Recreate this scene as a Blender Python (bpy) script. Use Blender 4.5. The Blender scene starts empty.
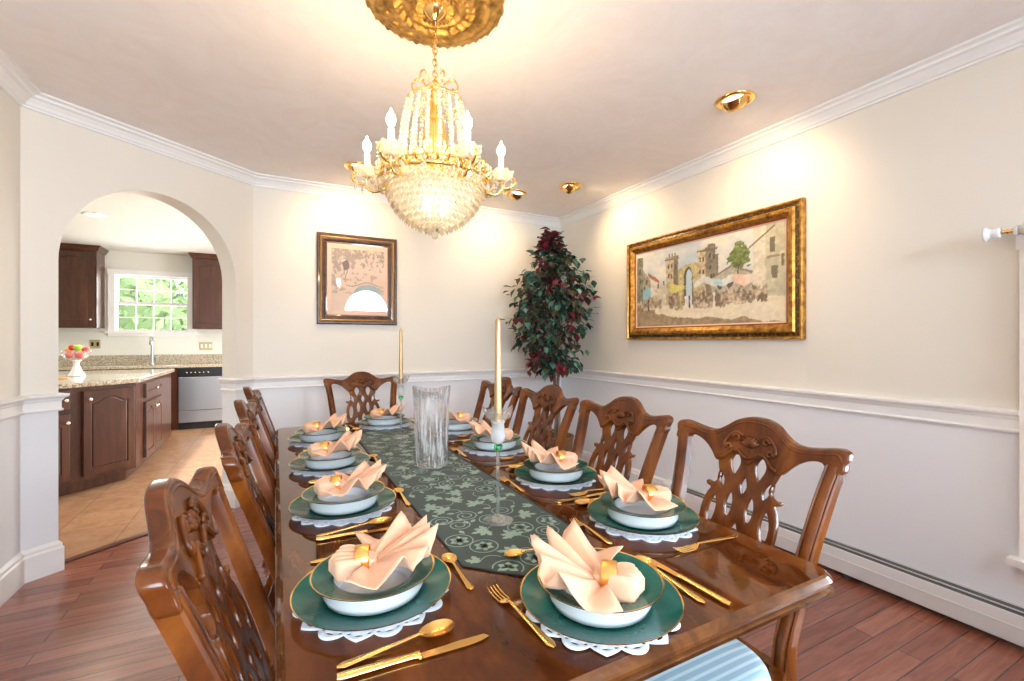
import bpy, bmesh, math, random
from math import sin, cos, pi, radians, sqrt, atan2
from mathutils import Vector, Matrix
random.seed(7)
SC = bpy.context.scene
COL = SC.collection
# ------------------------------------------------------------------ camera, world, light
cam = bpy.data.cameras.new('camera')
cam.lens = 16.0; cam.sensor_width = 36.0; cam.clip_start = 0.02
camo = bpy.data.objects.new('camera', cam); COL.objects.link(camo)
camo.location = (0, 0, 1.25); camo.rotation_euler = (radians(90), 0, radians(-27.5))
SC.camera = camo
SC.view_settings.view_transform = 'Standard'; SC.view_settings.look = 'None'
SC.view_settings.gamma = 1.0; SC.view_settings.use_curve_mapping = False
SC.view_settings.exposure = 0.72
world = bpy.data.worlds.new('world'); SC.world = world; world.use_nodes = True
wb = world.node_tree.nodes['Background']
wb.inputs[0].default_value = (0.84, 0.92, 1.0, 1); wb.inputs[1].default_value = 2.2
sun = bpy.data.lights.new('sun', 'SUN'); sun.energy = 3.0; sun.angle = radians(1.5); sun.color = (1.0, 0.95, 0.85)
suno = bpy.data.objects.new('sun', sun); COL.objects.link(suno); suno.rotation_euler = Vector((1.0, 0.12, 1.05)).to_track_quat('Z', 'Y').to_euler()
WARM = (1.0, 0.72, 0.42); DAY = (0.74, 0.87, 1.0)
def area(name, loc, rot, sx, sy, power, col):
    l = bpy.data.lights.new(name, 'AREA'); l.shape = 'RECTANGLE'; l.size = sx; l.size_y = sy
    l.energy = power; l.color = col
    o = bpy.data.objects.new(name, l); COL.objects.link(o); o.location = loc; o.rotation_euler = rot
    return o
# daylight standing in the windows (outside the panes)
area('daylight_right_window', (2.98, -0.10, 1.00), (0, radians(112), 0), 1.4, 1.5, 85, DAY)
area('daylight_added_rear_window', (-0.05, -1.98, 1.45), (radians(112), 0, 0), 1.4, 1.5, 100, DAY)  # lamp behind the unseen wide rear window, both added for daylight
area('daylight_rear_arch_window', (1.69, -1.98, 2.05), (radians(90), 0, 0), 1.0, 0.6, 60, DAY)
area('daylight_kitchen_window', (-1.62, 8.72, 1.80), (radians(-90), 0, 0), 0.95, 1.0, 30, (0.95, 1.0, 0.95))
area('daylight_kitchen_side', (1.42, 6.3, 1.25), (0, radians(90), 0), 2.1, 1.8, 62, (1.0, 0.97, 0.9))

CEIL = 2.53; XR = 2.71; YB = 4.07; XL = -1.16; YREAR = -1.7
B0 = (-1.16, 3.239); B1 = (-0.153, 4.07)
# ------------------------------------------------------------------ materials
MATS = {}
def mat(name, col=(0.8, 0.8, 0.8), rough=0.5, metal=0.0, coat=0.0, spec=0.5, trans=0.0, ior=1.45, emit=None, es=0.0, coat_rough=0.03, sub=0.0):
    m = bpy.data.materials.new(name); m.use_nodes = True
    b = m.node_tree.nodes['Principled BSDF']
    b.inputs['Base Color'].default_value = (*col, 1)
    b.inputs['Roughness'].default_value = rough; b.inputs['Metallic'].default_value = metal
    b.inputs['Coat Weight'].default_value = coat; b.inputs['Coat Roughness'].default_value = coat_rough
    b.inputs['Specular IOR Level'].default_value = spec
    b.inputs['Transmission Weight'].default_value = trans; b.inputs['IOR'].default_value = ior
    if emit: b.inputs['Emission Color'].default_value = (*emit, 1); b.inputs['Emission Strength'].default_value = es
    MATS[name] = m
    return m
class NT:
    def __init__(s, m): s.m = m; s.t = m.node_tree; s.b = s.t.nodes['Principled BSDF']
    def n(s, typ, **kw):
        x = s.t.nodes.new(typ)
        for k, v in kw.items():
            if k[0] == '_': x.inputs[k[1:].replace('_', ' ')].default_value = v
            else: setattr(x, k, v)
        return x
    def l(s, a, b): s.t.links.new(a, b)
    def coords(s, scale=(1, 1, 1), rot=(0, 0, 0), obj=True):
        c = s.n('ShaderNodeTexCoord'); mp = s.n('ShaderNodeMapping')
        mp.inputs['Scale'].default_value = scale; mp.inputs['Rotation'].default_value = rot
        s.l(c.outputs['Object'], mp.inputs['Vector']); return mp.outputs['Vector']
    def noise(s, v, scale, detail=4, rough=0.55, dist=0.0):
        x = s.n('ShaderNodeTexNoise'); x.inputs['Scale'].default_value = scale; x.inputs['Detail'].default_value = detail
        x.inputs['Roughness'].default_value = rough; x.inputs['Distortion'].default_value = dist
        s.l(v, x.inputs['Vector']); return x.outputs['Fac']
    def ramp(s, f, stops, interp='LINEAR'):
        r = s.n('ShaderNodeValToRGB'); r.color_ramp.interpolation = interp
        e = r.color_ramp.elements
        while len(e) < len(stops): e.new(0.5)
        for k, (p, c) in enumerate(stops): e[k].position = p; e[k].color = (*c, 1)
        s.l(f, r.inputs['Fac']); return r.outputs['Color']
    def mix(s, f, a, b, mode='MIX'):
        x = s.n('ShaderNodeMix', data_type='RGBA', blend_type=mode)
        for sock, val in ((x.inputs[0], f), (x.inputs[6], a), (x.inputs[7], b)):
            if hasattr(val, 'links'): s.l(val, sock)
            elif isinstance(val, (int, float)): sock.default_value = val
            else: sock.default_value = (*val, 1)
        return x.outputs[2]
    def bump(s, f, strength=0.2, dist=0.01):
        b = s.n('ShaderNodeBump'); b.inputs['Strength'].default_value = strength; b.inputs['Distance'].default_value = dist
        s.l(f, b.inputs['Height']); s.l(b.outputs['Normal'], s.b.inputs['Normal']); return b
    def col(s, c): s.l(c, s.b.inputs['Base Color'])
def wood(name, c1, c2, c3, scale=(1, 1, 1), rough=0.3, coat=0.6, nscale=6, crough=0.05):
    m = mat(name, c2, rough, coat=coat, coat_rough=crough); t = NT(m)
    v = t.coords(scale); f = t.noise(v, nscale, 6, 0.6, 1.2)
    t.col(t.ramp(f, [(0.3, c1), (0.5, c2), (0.72, c3)]))
    return m
def paint_wall(name, up, low, zsplit=0.92):
    m = mat(name, up, 0.55); t = NT(m)
    c = t.n('ShaderNodeTexCoord'); sp = t.n('ShaderNodeSeparateXYZ'); t.l(c.outputs['Object'], sp.inputs[0])
    g = t.n('ShaderNodeMath', operation='GREATER_THAN'); g.inputs[1].default_value = zsplit; t.l(sp.outputs['Z'], g.inputs[0])
    t.col(t.mix(g.outputs[0], low, up)); t.bump(t.noise(t.coords(), 90, 3), 0.03, 0.002)
    return m
WALL = paint_wall('wall_paint', (0.80, 0.75, 0.665), (0.83, 0.84, 0.87))
KWALL = paint_wall('kitchen_wall_paint', (0.80, 0.80, 0.73), (0.80, 0.80, 0.76), 0.2)
TRIM = mat('trim_paint', (0.88, 0.87, 0.86), 0.35)
CEILM = mat('ceiling_paint', (0.80, 0.76, 0.73), 0.75)
t = NT(CEILM); t.bump(t.noise(t.coords((1, 1, 1)), 3.2, 8, 0.65, 2.5), 0.12, 0.02)
t.col(t.ramp(t.noise(t.coords((1, 1, 1)), 3.2, 8, 0.65, 2.5), [(0.3, (0.87, 0.81, 0.775)), (0.75, (0.92, 0.885, 0.865))]))
KCEIL = mat('kitchen_ceiling_paint', (0.80, 0.80, 0.76), 0.8)
t = NT(KCEIL); t.bump(t.noise(t.coords(), 3, 6, 0.6, 1.5), 0.3, 0.02)
CHAIRW = wood('chair_wood', (0.050, 0.011, 0.002), (0.135, 0.033, 0.005), (0.27, 0.080, 0.011), (1, 1, 0.35), 0.2, 0.0, 9, 0.05)
TABLEW = wood('table_wood', (0.040, 0.009, 0.002), (0.090, 0.021, 0.004), (0.18, 0.050, 0.010), (1.0, 0.35, 1.0), 0.035, 0.0, 7, 0.02)
TABLEE = wood('table_edge_wood', (0.07, 0.022, 0.006), (0.13, 0.045, 0.012), (0.22, 0.08, 0.02), (1, 1, 1), 0.15, 0.3, 9, 0.05)
CABW = wood('cabinet_wood', (0.040, 0.012, 0.006), (0.070, 0.021, 0.010), (0.11, 0.036, 0.016), (2.0, 2.0, 0.3), 0.35, 0.4, 5, 0.15)
FLOORW = mat('floor_cherry', (0.2, 0.07, 0.04), 0.24, coat=0.45, coat_rough=0.08); t = NT(FLOORW)
v = t.coords()
br = t.n('ShaderNodeTexBrick', offset=0.37, offset_frequency=2, squash=1.0)
br.inputs['Scale'].default_value = 1.0; br.inputs['Mortar Size'].default_value = 0.0016; br.inputs['Mortar Smooth'].default_value = 0.1
br.inputs['Brick Width'].default_value = 0.85; br.inputs['Row Height'].default_value = 0.083
br.inputs['Color1'].default_value = (0.27, 0.085, 0.048, 1); br.inputs['Color2'].default_value = (0.42, 0.155, 0.095, 1)
br.inputs['Mortar'].default_value = (0.05, 0.015, 0.01, 1); t.l(v, br.inputs['Vector'])
g = t.ramp(t.noise(t.coords((1.2, 14, 1)), 3, 5, 0.6, 0.6), [(0.3, (0.62, 0.55, 0.52)), (0.7, (1.0, 1.0, 1.0))])
t.col(t.mix(1.0, br.outputs['Color'], g, 'MULTIPLY')); t.bump(br.outputs['Fac'], 0.4, 0.002).invert = True
TILEM = mat('kitchen_tile', (0.5, 0.3, 0.18), 0.25, coat=0.2, coat_rough=0.1); t = NT(TILEM)
v = t.coords(); mp = v.node; mp.inputs['Location'].default_value = (0.148, 0.08, 0)
br = t.n('ShaderNodeTexBrick', offset=0.0, offset_frequency=2)
br.inputs['Scale'].default_value = 1.0; br.inputs['Mortar Size'].default_value = 0.004; br.inputs['Brick Width'].default_value = 0.37; br.inputs['Row Height'].default_value = 0.37
br.inputs['Color1'].default_value = (0.52, 0.30, 0.17, 1); br.inputs['Color2'].default_value = (0.46, 0.26, 0.15, 1); br.inputs['Mortar'].default_value = (0.33, 0.21, 0.13, 1)
t.l(v, br.inputs['Vector'])
t.col(t.mix(1.0, br.outputs['Color'], t.ramp(t.noise(t.coords(), 9, 6, 0.7, 0.5), [(0.3, (0.72, 0.66, 0.60)), (0.65, (1, 1, 1))]), 'MULTIPLY'))
GRAN = mat('granite', (0.5, 0.45, 0.35), 0.12, coat=0.5); t = NT(GRAN)
t.col(t.ramp(t.noise(t.coords(), 60, 8, 0.75, 0.3), [(0.34, (0.06, 0.05, 0.04)), (0.44, (0.30, 0.24, 0.16)), (0.55, (0.60, 0.53, 0.41)), (0.7, (0.78, 0.74, 0.66))]))
STEEL = mat('brushed_steel', (0.42, 0.42, 0.42), 0.32, 1.0); t = NT(STEEL)
t.bump(t.noise(t.coords((1, 1, 60)), 20, 2), 0.1, 0.001)
BLACKP = mat('black_plastic', (0.015, 0.015, 0.017), 0.25)
DARKM = mat('dark_louver', (0.09, 0.095, 0.10), 0.45)
HEATW = mat('heater_enamel', (0.74, 0.71, 0.70), 0.4)
GOLD = mat('gold_flatware', (0.98, 0.62, 0.20), 0.17, 1.0)
BRASS = mat('polished_brass', (0.90, 0.58, 0.20), 0.15, 1.0)
GILT = mat('gilt_plaster', (0.72, 0.42, 0.10), 0.32, 0.75); t = NT(GILT)
t.col(t.ramp(t.noise(t.coords(), 22, 5), [(0.35, (0.28, 0.14, 0.03)), (0.62, (0.70, 0.42, 0.11))])); t.bump(t.noise(t.coords(), 60, 4), 0.6, 0.006)
RING = mat('napkin_ring_gold', (0.95, 0.55, 0.16), 0.28, 1.0)
GREENP = mat('green_glaze', (0.012, 0.105, 0.082), 0.14, coat=0.1, spec=.35, coat_rough=0.04); t = NT(GREENP)
t.col(t.ramp(t.noise(t.coords(), 14, 5, 0.6, 0.8), [(0.35, (0.004, 0.085, 0.066)), (0.7, (0.014, 0.145, 0.110))]))
CHINA = mat('white_china', (0.80, 0.84, 0.88), 0.12, coat=0.5, coat_rough=0.04)
LACE = mat('white_lace', (0.86, 0.90, 0.95), 0.8)
NAPK = mat('peach_napkin', (0.88, 0.52, 0.33), 0.75); t = NT(NAPK)
t.b.inputs['Sheen Weight'].default_value = 0.2; t.bump(t.noise(t.coords(), 350, 2), 0.12, 0.001)
RUNB = mat('runner_ground', (0.040, 0.062, 0.050), 0.65, spec=.3); RUNP = mat('runner_damask', (0.27, 0.37, 0.30), 0.45); RUNE = mat('runner_hem', (0.02, 0.022, 0.018), 0.6)
t = NT(RUNB); t.b.inputs['Sheen Weight'].default_value = 0.1
t = NT(RUNP); t.bump(t.noise(t.coords((1, 30, 1)), 80, 2), 0.1, 0.001)
SEATF = mat('seat_stripe', (0.5, 0.65, 0.75), 0.7); t = NT(SEATF)
c = t.n('ShaderNodeTexCoord'); sp = t.n('ShaderNodeSeparateXYZ'); t.l(c.outputs['Object'], sp.inputs[0])
mm = t.n('ShaderNodeMath', operation='MULTIPLY'); mm.inputs[1].default_value = 2 * pi / 0.022; t.l(sp.outputs['X'], mm.inputs[0])
ss = t.n('ShaderNodeMath', operation='SINE'); t.l(mm.outputs[0], ss.inputs[0])
t.col(t.ramp(ss.outputs[0], [(0.0, (0.33, 0.52, 0.64)), (0.7, (0.62, 0.78, 0.86))])); t.b.inputs['Sheen Weight'].default_value = 0.3
def glass(name, col, rough, ior=1.5, clear=0.0, white=0.0, streak=None, wc=(.95, .97, 1)):
    m = mat(name, col, rough, trans=1.0, ior=ior)
    if clear or white:
        t = NT(m); out = [n for n in t.t.nodes if n.type == 'OUTPUT_MATERIAL'][0]
        tr = t.n('ShaderNodeBsdfTransparent'); mx = t.n('ShaderNodeMixShader'); mx.inputs[0].default_value = clear
        t.l(t.b.outputs[0], mx.inputs[1]); t.l(tr.outputs[0], mx.inputs[2])
        tl = t.n('ShaderNodeBsdfDiffuse'); tl.inputs[0].default_value = (*wc, 1)
        tt = t.n('ShaderNodeBsdfTranslucent'); tt.inputs[0].default_value = (*wc, 1)
        ad = t.n('ShaderNodeMixShader'); ad.inputs[0].default_value = .5; t.l(tl.outputs[0], ad.inputs[1]); t.l(tt.outputs[0], ad.inputs[2])
        m2 = t.n('ShaderNodeMixShader'); m2.inputs[0].default_value = white; t.l(mx.outputs[0], m2.inputs[1]); t.l(ad.outputs[0], m2.inputs[2])
        if streak:
            f = t.noise(t.coords(streak), 1.0, 3, .6)
            r = t.ramp(f, [(.50, (0, 0, 0)), (.60, (white * 4.5,) * 3)]); t.l(r, m2.inputs[0])
        t.l(m2.outputs[0], out.inputs[0])
    return m
VASEG = glass('cut_crystal', (0.97, 0.98, 1.0), 0.03, 1.35, .66, .11, (95, 95, 9))
CLEARG = glass('clear_glass', (0.98, 0.99, 0.99), 0.0, 1.35, .55, .06)
FROST = glass('frosted_glass', (0.96, 0.98, 0.97), 0.35, 1.45, .1, .45)
GREENG = glass('green_glass', (0.12, 0.75, 0.35), 0.02, 1.45)
CRYST = glass('chandelier_crystal', (1.0, 0.95, 0.82), 0.04, 1.5, .12, .36, wc=(1, .92, .74))
CANDG = mat('champagne_wax', (0.52, 0.36, 0.18), 0.36, 0.6)
CANDW = mat('white_candle_sleeve', (0.95, 0.94, 0.92), 0.5)
BULB = mat('lit_bulb', (1, 1, 1), 0.3, emit=(1.0, 0.82, 0.56), es=22)
BULB2 = mat('lit_reflector', (1, 1, 1), 0.3, emit=(1.0, 0.86, 0.62), es=9)
BULBK = mat('lit_kitchen_lamp', (1, 1, 1), 0.3, emit=(1.0, 0.95, 0.86), es=6)
def pane(name):
    m = bpy.data.materials.new(name); m.use_nodes = True; nt = m.node_tree; nt.nodes.clear()
    o = nt.nodes.new('ShaderNodeOutputMaterial'); mx = nt.nodes.new('ShaderNodeMixShader'); tr = nt.nodes.new('ShaderNodeBsdfTransparent')
    gl = nt.nodes.new('ShaderNodeBsdfGlossy'); gl.inputs['Roughness'].default_value = 0.0
    fr = nt.nodes.new('ShaderNodeFresnel'); fr.inputs[0].default_value = 1.45
    nt.links.new(fr.outputs[0], mx.inputs[0]); nt.links.new(tr.outputs[0], mx.inputs[1]); nt.links.new(gl.outputs[0], mx.inputs[2]); nt.links.new(mx.outputs[0], o.inputs[0])
    return m
PANE = pane('window_glass')
FRAMEB = wood('print_frame_wood', (0.045, 0.018, 0.010), (0.08, 0.035, 0.020), (0.14, 0.06, 0.03), (1, 1, 1), 0.25, 0.6, 12)
FRAMEG = mat('print_frame_gilt_line', (0.45, 0.26, 0.09), 0.35, 0.6)
GFRAME = mat('gold_leaf_frame', (0.66, 0.34, 0.07), 0.33, 0.7); t = NT(GFRAME)
t.col(t.ramp(t.noise(t.coords(), 26, 5), [(0.35, (0.26, 0.11, 0.022)), (0.62, (0.66, 0.34, 0.07))]))
GFRAMED = mat('frame_dark_channel', (0.06, 0.04, 0.015), 0.35, 0.4); t = NT(GFRAMED)
t.col(t.ramp(t.noise(t.coords(), 60, 5), [(0.5, (0.05, 0.03, 0.012)), (0.7, (0.40, 0.24, 0.07))]))
REDL = mat('frame_red_liner', (0.25, 0.035, 0.015), 0.4)
LINER = mat('frame_liner', (0.70, 0.50, 0.36), 0.6)
def vcol(name, rough=0.6, coat=0.0):
    m = mat(name, (1, 1, 1), rough, coat=coat, coat_rough=0.0); t = NT(m); a = t.n('ShaderNodeVertexColor', layer_name='Col'); t.col(a.outputs['Color'])
    return m
ARTM = vcol('oil_canvas', 0.5); PRINTM = vcol('glazed_print', 0.5, coat=1.0)
LEAFM = vcol('silk_leaf', 0.55)
WICK = mat('wicker', (0.24, 0.12, 0.05), 0.65); t = NT(WICK)
t.bump(t.noise(t.coords((1, 1, 1)), 70, 3), 0.6, 0.005)
TRUNK = wood('trunk_bark', (0.13, 0.09, 0.06), (0.27, 0.20, 0.15), (0.42, 0.34, 0.27), (1, 1, 0.2), 0.8, 0, 14)
PORC = mat('white_porcelain', (0.85, 0.87, 0.90), 0.15, coat=0.5)
CURT = mat('beige_curtain', (0.70, 0.55, 0.42), 0.8)
OUTL = mat('brass_switch_plate', (0.55, 0.45, 0.24), 0.35, 0.6)
REDA = mat('red_apple', (0.62, 0.05, 0.045), 0.25, coat=0.4); GREA = mat('green_apple', (0.35, 0.60, 0.04), 0.25, coat=0.4); ORA = mat('orange_fruit', (0.85, 0.30, 0.06), 0.4)
STEMM = mat('fruit_stem', (0.08, 0.04, 0.02), 0.7)
PEACHP = mat('amber_coaster', (0.75, 0.38, 0.10), 0.3)
SOIL = mat('moss', (0.06, 0.06, 0.03), 0.9)
THRESH = wood('threshold_wood', (0.06, 0.02, 0.012), (0.10, 0.032, 0.018), (0.14, 0.05, 0.03), (1, 1, 1), 0.3, 0.4, 8)
# ------------------------------------------------------------------ mesh helpers
class MB:
    def __init__(s, smooth=False): s.v = []; s.f = []; s.mi = []; s.sm = []; s.mats = []; s.smooth = smooth; s.c = None
    def m(s, material):
        if material not in s.mats: s.mats.append(material)
        return s.mats.index(material)
    def add(s, verts, faces, material, smooth=None, M=None):
        b = len(s.v); k = s.m(material); sm = s.smooth if smooth is None else smooth
        s.v.extend([tuple(M @ Vector(p)) if M else tuple(p) for p in verts])
        for f in faces: s.f.append([b + i for i in f]); s.mi.append(k); s.sm.append(sm)
        return b
    def box(s, lo, hi, material, M=None):
        x0, y0, z0 = lo; x1, y1, z1 = hi
        v = [(x0, y0, z0), (x1, y0, z0), (x1, y1, z0), (x0, y1, z0), (x0, y0, z1), (x1, y0, z1), (x1, y1, z1), (x0, y1, z1)]
        s.add(v, [(0, 3, 2, 1), (4, 5, 6, 7), (0, 1, 5, 4), (1, 2, 6, 5), (2, 3, 7, 6), (3, 0, 4, 7)], material, False, M)
    def lathe(s, prof, material, n=32, M=None, smooth=True, sx=1.0, sy=1.0, wob=None, caps=False):
        v = []; f = []
        for (r, z) in prof:
            for k in range(n):
                a = 2 * pi * k / n; rr = (0 if r <= .00011 else r) * (wob(a, z) if wob else 1)
                v.append((rr * cos(a) * sx, rr * sin(a) * sy, z))
        for i in range(len(prof) - 1):
            for k in range(n):
                a = i * n + k; b = i * n + (k + 1) % n
                f.append((a, b, b + n, a + n))
        if caps and prof[0][0] > 1e-4: f.append(tuple(range(n - 1, -1, -1)))
        if caps and prof[-1][0] > 1e-4: f.append(tuple((len(prof) - 1) * n + k for k in range(n)))
        s.add(v, f, material, smooth, M)
    def tube(s, pts, rad, material, n=8, M=None, smooth=True, closed=False):
        P = [Vector(p) for p in pts]; N = len(P)
        R = rad if isinstance(rad, (list, tuple)) else [rad] * N
        v = []; f = []; up = None
        for i in range(N):
            if closed: d = P[(i + 1) % N] - P[i - 1]
            else: d = P[min(i + 1, N - 1)] - P[max(i - 1, 0)]
            d.normalize()
            if up is None:
                up = Vector((0, 0, 1)) if abs(d.z) < 0.9 else Vector((1, 0, 0))
            a = d.cross(up)
            if a.length < 1e-6: a = d.orthogonal()
            a.normalize(); b = a.cross(d).normalized(); up = b
            for k in range(n):
                t = 2 * pi * k / n; q = P[i] + a * (R[i] * cos(t)) + b * (R[i] * sin(t)); v.append(q)
        for i in range(N - (0 if closed else 1)):
            j = (i + 1) % N
            for k in range(n):
                f.append((i * n + k, i * n + (k + 1) % n, j * n + (k + 1) % n, j * n + k))
        if not closed: f.append(tuple(range(n - 1, -1, -1))); f.append(tuple((N - 1) * n + k for k in range(n)))
        s.add(v, f, material, smooth, M)
    def loft(s, secs, material, smooth=False, M=None, caps=True, closed=True):
        n = len(secs[0]); v = [p for q in secs for p in q]; f = []
        for i in range(len(secs) - 1):
            for k in range(n if closed else n - 1):
                f.append((i * n + k, i * n + (k + 1) % n, (i + 1) * n + (k + 1) % n, (i + 1) * n + k))
        if caps and closed: f.append(tuple(range(n - 1, -1, -1))); f.append(tuple((len(secs) - 1) * n + k for k in range(n)))
        s.add(v, f, material, smooth, M)
    def prism(s, poly, z0, z1, material, M=None):
        n = len(poly); v = [(x, y, z0) for x, y in poly] + [(x, y, z1) for x, y in poly]
        f = [tuple(range(n - 1, -1, -1)), tuple(range(n, 2 * n))] + [(k, (k + 1) % n, n + (k + 1) % n, n + k) for k in range(n)]
        s.add(v, f, material, False, M)
    def sphere(s, c, r, material, n=10, m=6, sc=(1, 1, 1), M=None):
        pr = [(r * sin(pi * i / m), -r * cos(pi * i / m)) for i in range(m + 1)]
        T = Matrix.Translation(c) @ Matrix.Diagonal((*sc, 1))
        s.lathe([(max(a, 0.00001), b) for a, b in pr], material, n, (M @ T) if M else T)
    def build(s, name, parent=None, weld=True, auto=None, solid=0, subsurf=0, bevel=0):
        me = bpy.data.meshes.new(name); me.from_pydata([tuple(p) for p in s.v], [], s.f)
        for m in s.mats: me.materials.append(m)
        me.polygons.foreach_set('material_index', s.mi); me.polygons.foreach_set('use_smooth', s.sm)
        if s.c is not None:
            ca = me.color_attributes.new('Col', 'FLOAT_COLOR', 'POINT')
            for i, q in enumerate(s.c): ca.data[i].color = (*q, 1)
        bm = bmesh.new(); bm.from_mesh(me)
        if weld: bmesh.ops.remove_doubles(bm, verts=bm.verts, dist=1e-5)
        bmesh.ops.recalc_face_normals(bm, faces=bm.faces) if solid == 0 and s.c is None else None
        if solid == 0 and s.c is None and bm.calc_volume(signed=True) < 0: bmesh.ops.reverse_faces(bm, faces=bm.faces)
        bm.to_mesh(me); bm.free(); me.update()
        if auto:
            try: me.set_sharp_from_angle(angle=radians(auto))
            except Exception: pass
        o = bpy.data.objects.new(name, me); COL.objects.link(o)
        if parent: o.parent = parent
        if bevel:
            b = o.modifiers.new('bevel', 'BEVEL'); b.width = bevel; b.segments = 2; b.limit_method = 'ANGLE'
        if solid:
            d = o.modifiers.new('solid', 'SOLIDIFY'); d.thickness = solid; d.offset = 0
        if subsurf:
            d = o.modifiers.new('sub', 'SUBSURF'); d.levels = subsurf; d.render_levels = subsurf
        return o
from mathutils.geometry import delaunay_2d_cdt
def plate2d(splines, half, bevel, res=2):
    """filled flat outline (first) with holes (rest), rounded edge; returns verts (x, y, thickness) and faces"""
    loops = []
    for li, pts in enumerate(splines):
        P = []
        for p in pts:
            if not P or (abs(p[0] - P[-1][0]) + abs(p[1] - P[-1][1])) > 1e-5: P.append((p[0], p[1]))
        if (abs(P[0][0] - P[-1][0]) + abs(P[0][1] - P[-1][1])) < 1e-5: P.pop()
        A = sum(P[k - 1][0] * P[k][1] - P[k][0] * P[k - 1][1] for k in range(len(P)))
        if (A > 0) == (li > 0): P.reverse()
        n = len(P); N = []
        for k in range(n):
            a, b, c = Vector(P[k - 1]), Vector(P[k]), Vector(P[(k + 1) % n]); d1 = (b - a).normalized(); d2 = (c - b).normalized()
            n1 = Vector((-d1.y, d1.x)); n2 = Vector((-d2.y, d2.x)); m = n1 + n2
            m = m / max(m.dot(n1), .6) if m.length > 1e-6 else n1
            N.append(m)
        loops.append((P, N))
    v = []; f = []
    prof = [(bevel, half)] + [(bevel * (1 - sin(pi / 2 * (j + 1) / (res + 1))), half - bevel + bevel * cos(pi / 2 * (j + 1) / (res + 1))) for j in range(res + 1)] if bevel > 0 else [(0, half)]
    prof = prof + [(a, -b) for a, b in reversed(prof)]
    for P, N in loops:
        n = len(P); b = len(v)
        for ins, z in prof: v.extend([(P[k][0] + N[k].x * ins, P[k][1] + N[k].y * ins, z) for k in range(n)])
        for i in range(len(prof) - 1):
            for k in range(n): f.append((b + i * n + k, b + (i + 1) * n + k, b + (i + 1) * n + (k + 1) % n, b + i * n + (k + 1) % n))
    pv = []; pe = []; LP = []
    for P, N in loops:
        b = len(pv); n = len(P); q = [Vector((P[k][0] + N[k].x * bevel, P[k][1] + N[k].y * bevel)) for k in range(n)]
        pv += q; pe += [(b + k, b + (k + 1) % n) for k in range(n)]; LP.append(q)
    ov, oe, of, *_ = delaunay_2d_cdt(pv, pe, [], 0, 1e-7)
    def inside_(x, y):
        c = False
        for q in LP:
            for k in range(len(q)):
                x1, y1 = q[k - 1]; x2, y2 = q[k]
                if (y1 > y) != (y2 > y) and x < (x2 - x1) * (y - y1) / (y2 - y1) + x1: c = not c
        return c
    b = len(v); m = len(ov)
    v += [(p.x, p.y, half) for p in ov] + [(p.x, p.y, -half) for p in ov]
    for t in of:
        cx_ = sum(ov[k].x for k in t) / len(t); cy_ = sum(ov[k].y for k in t) / len(t)
        if inside_(cx_, cy_): f.append(tuple(b + k for k in t)); f.append(tuple(b + m + k for k in reversed(t)))
    used = sorted({k for q in f for k in q}); mp = {o: i for i, o in enumerate(used)}
    return [v[k] for k in used], [tuple(mp[k] for k in q) for q in f]
def flat_caps(m, zi=1, lim=.97, start=0):
    for i in range(start, len(m.f)):
        f = m.f[i]; n = Vector((0, 0, 0)); P = [Vector(m.v[k]) for k in f]
        for k in range(len(P)): n += P[k].cross(P[(k + 1) % len(P)])
        if n.length > 0 and abs(n.normalized()[zi]) > lim: m.sm[i] = False
def spline(P, n=6, closed=True):
    out = []; N = len(P)
    for i in range(N if closed else N - 1):
        if closed: p0, p1, p2, p3 = P[i - 1], P[i], P[(i + 1) % N], P[(i + 2) % N]
        else: p0, p1, p2, p3 = P[max(i - 1, 0)], P[i], P[i + 1], P[min(i + 2, N - 1)]
        for k in range(n):
            t = k / n
            out.append(tuple(0.5 * ((2 * b) + (-a + c) * t + (2 * a - 5 * b + 4 * c - d) * t * t + (-a + 3 * b - 3 * c + d) * t ** 3) for a, b, c, d in zip(p0, p1, p2, p3)))
    if not closed: out.append(tuple(P[-1]))
    return out
def props(o, label=None, cat=None, group=None, kind=None):
    if label: o['label'] = label
    if cat: o['category'] = cat
    if group: o['group'] = group
    if kind: o['kind'] = kind
    return o
def empty(name, loc=(0, 0, 0), rz=0, label=None, cat=None, group=None):
    o = bpy.data.objects.new(name, None); COL.objects.link(o); o.empty_display_size = 0.05
    o.location = loc; o.rotation_euler = (0, 0, rz); props(o, label, cat, group); return o
def struct(o): o['kind'] = 'structure'; return o
KIDS = {}
def copy_tree(o, parent=None):
    c = o.copy(); COL.objects.link(c)
    if parent: c.parent = parent
    for ch in [x for x in list(bpy.data.objects) if x.parent == o and x is not c]: copy_tree(ch, c)
    return c
def sweep(mb, prof, path, material, closed_ends=True):
    """profile (out, z) swept along 2D path; 'out' is to the right of travel, mitred"""
    secs = []
    for i, p in enumerate(path):
        def nrm(a, b):
            d = Vector((b[0] - a[0], b[1] - a[1])).normalized(); return Vector((d.y, -d.x))
        if i == 0: m = nrm(path[0], path[1])
        elif i == len(path) - 1: m = nrm(path[-2], path[-1])
        else:
            a = nrm(path[i - 1], p); b = nrm(p, path[i + 1]); m = (a + b); m = m / (m.dot(a))
        secs.append([(p[0] + m.x * o, p[1] + m.y * o, z) for o, z in prof])
    mb.loft(secs, material)
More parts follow.
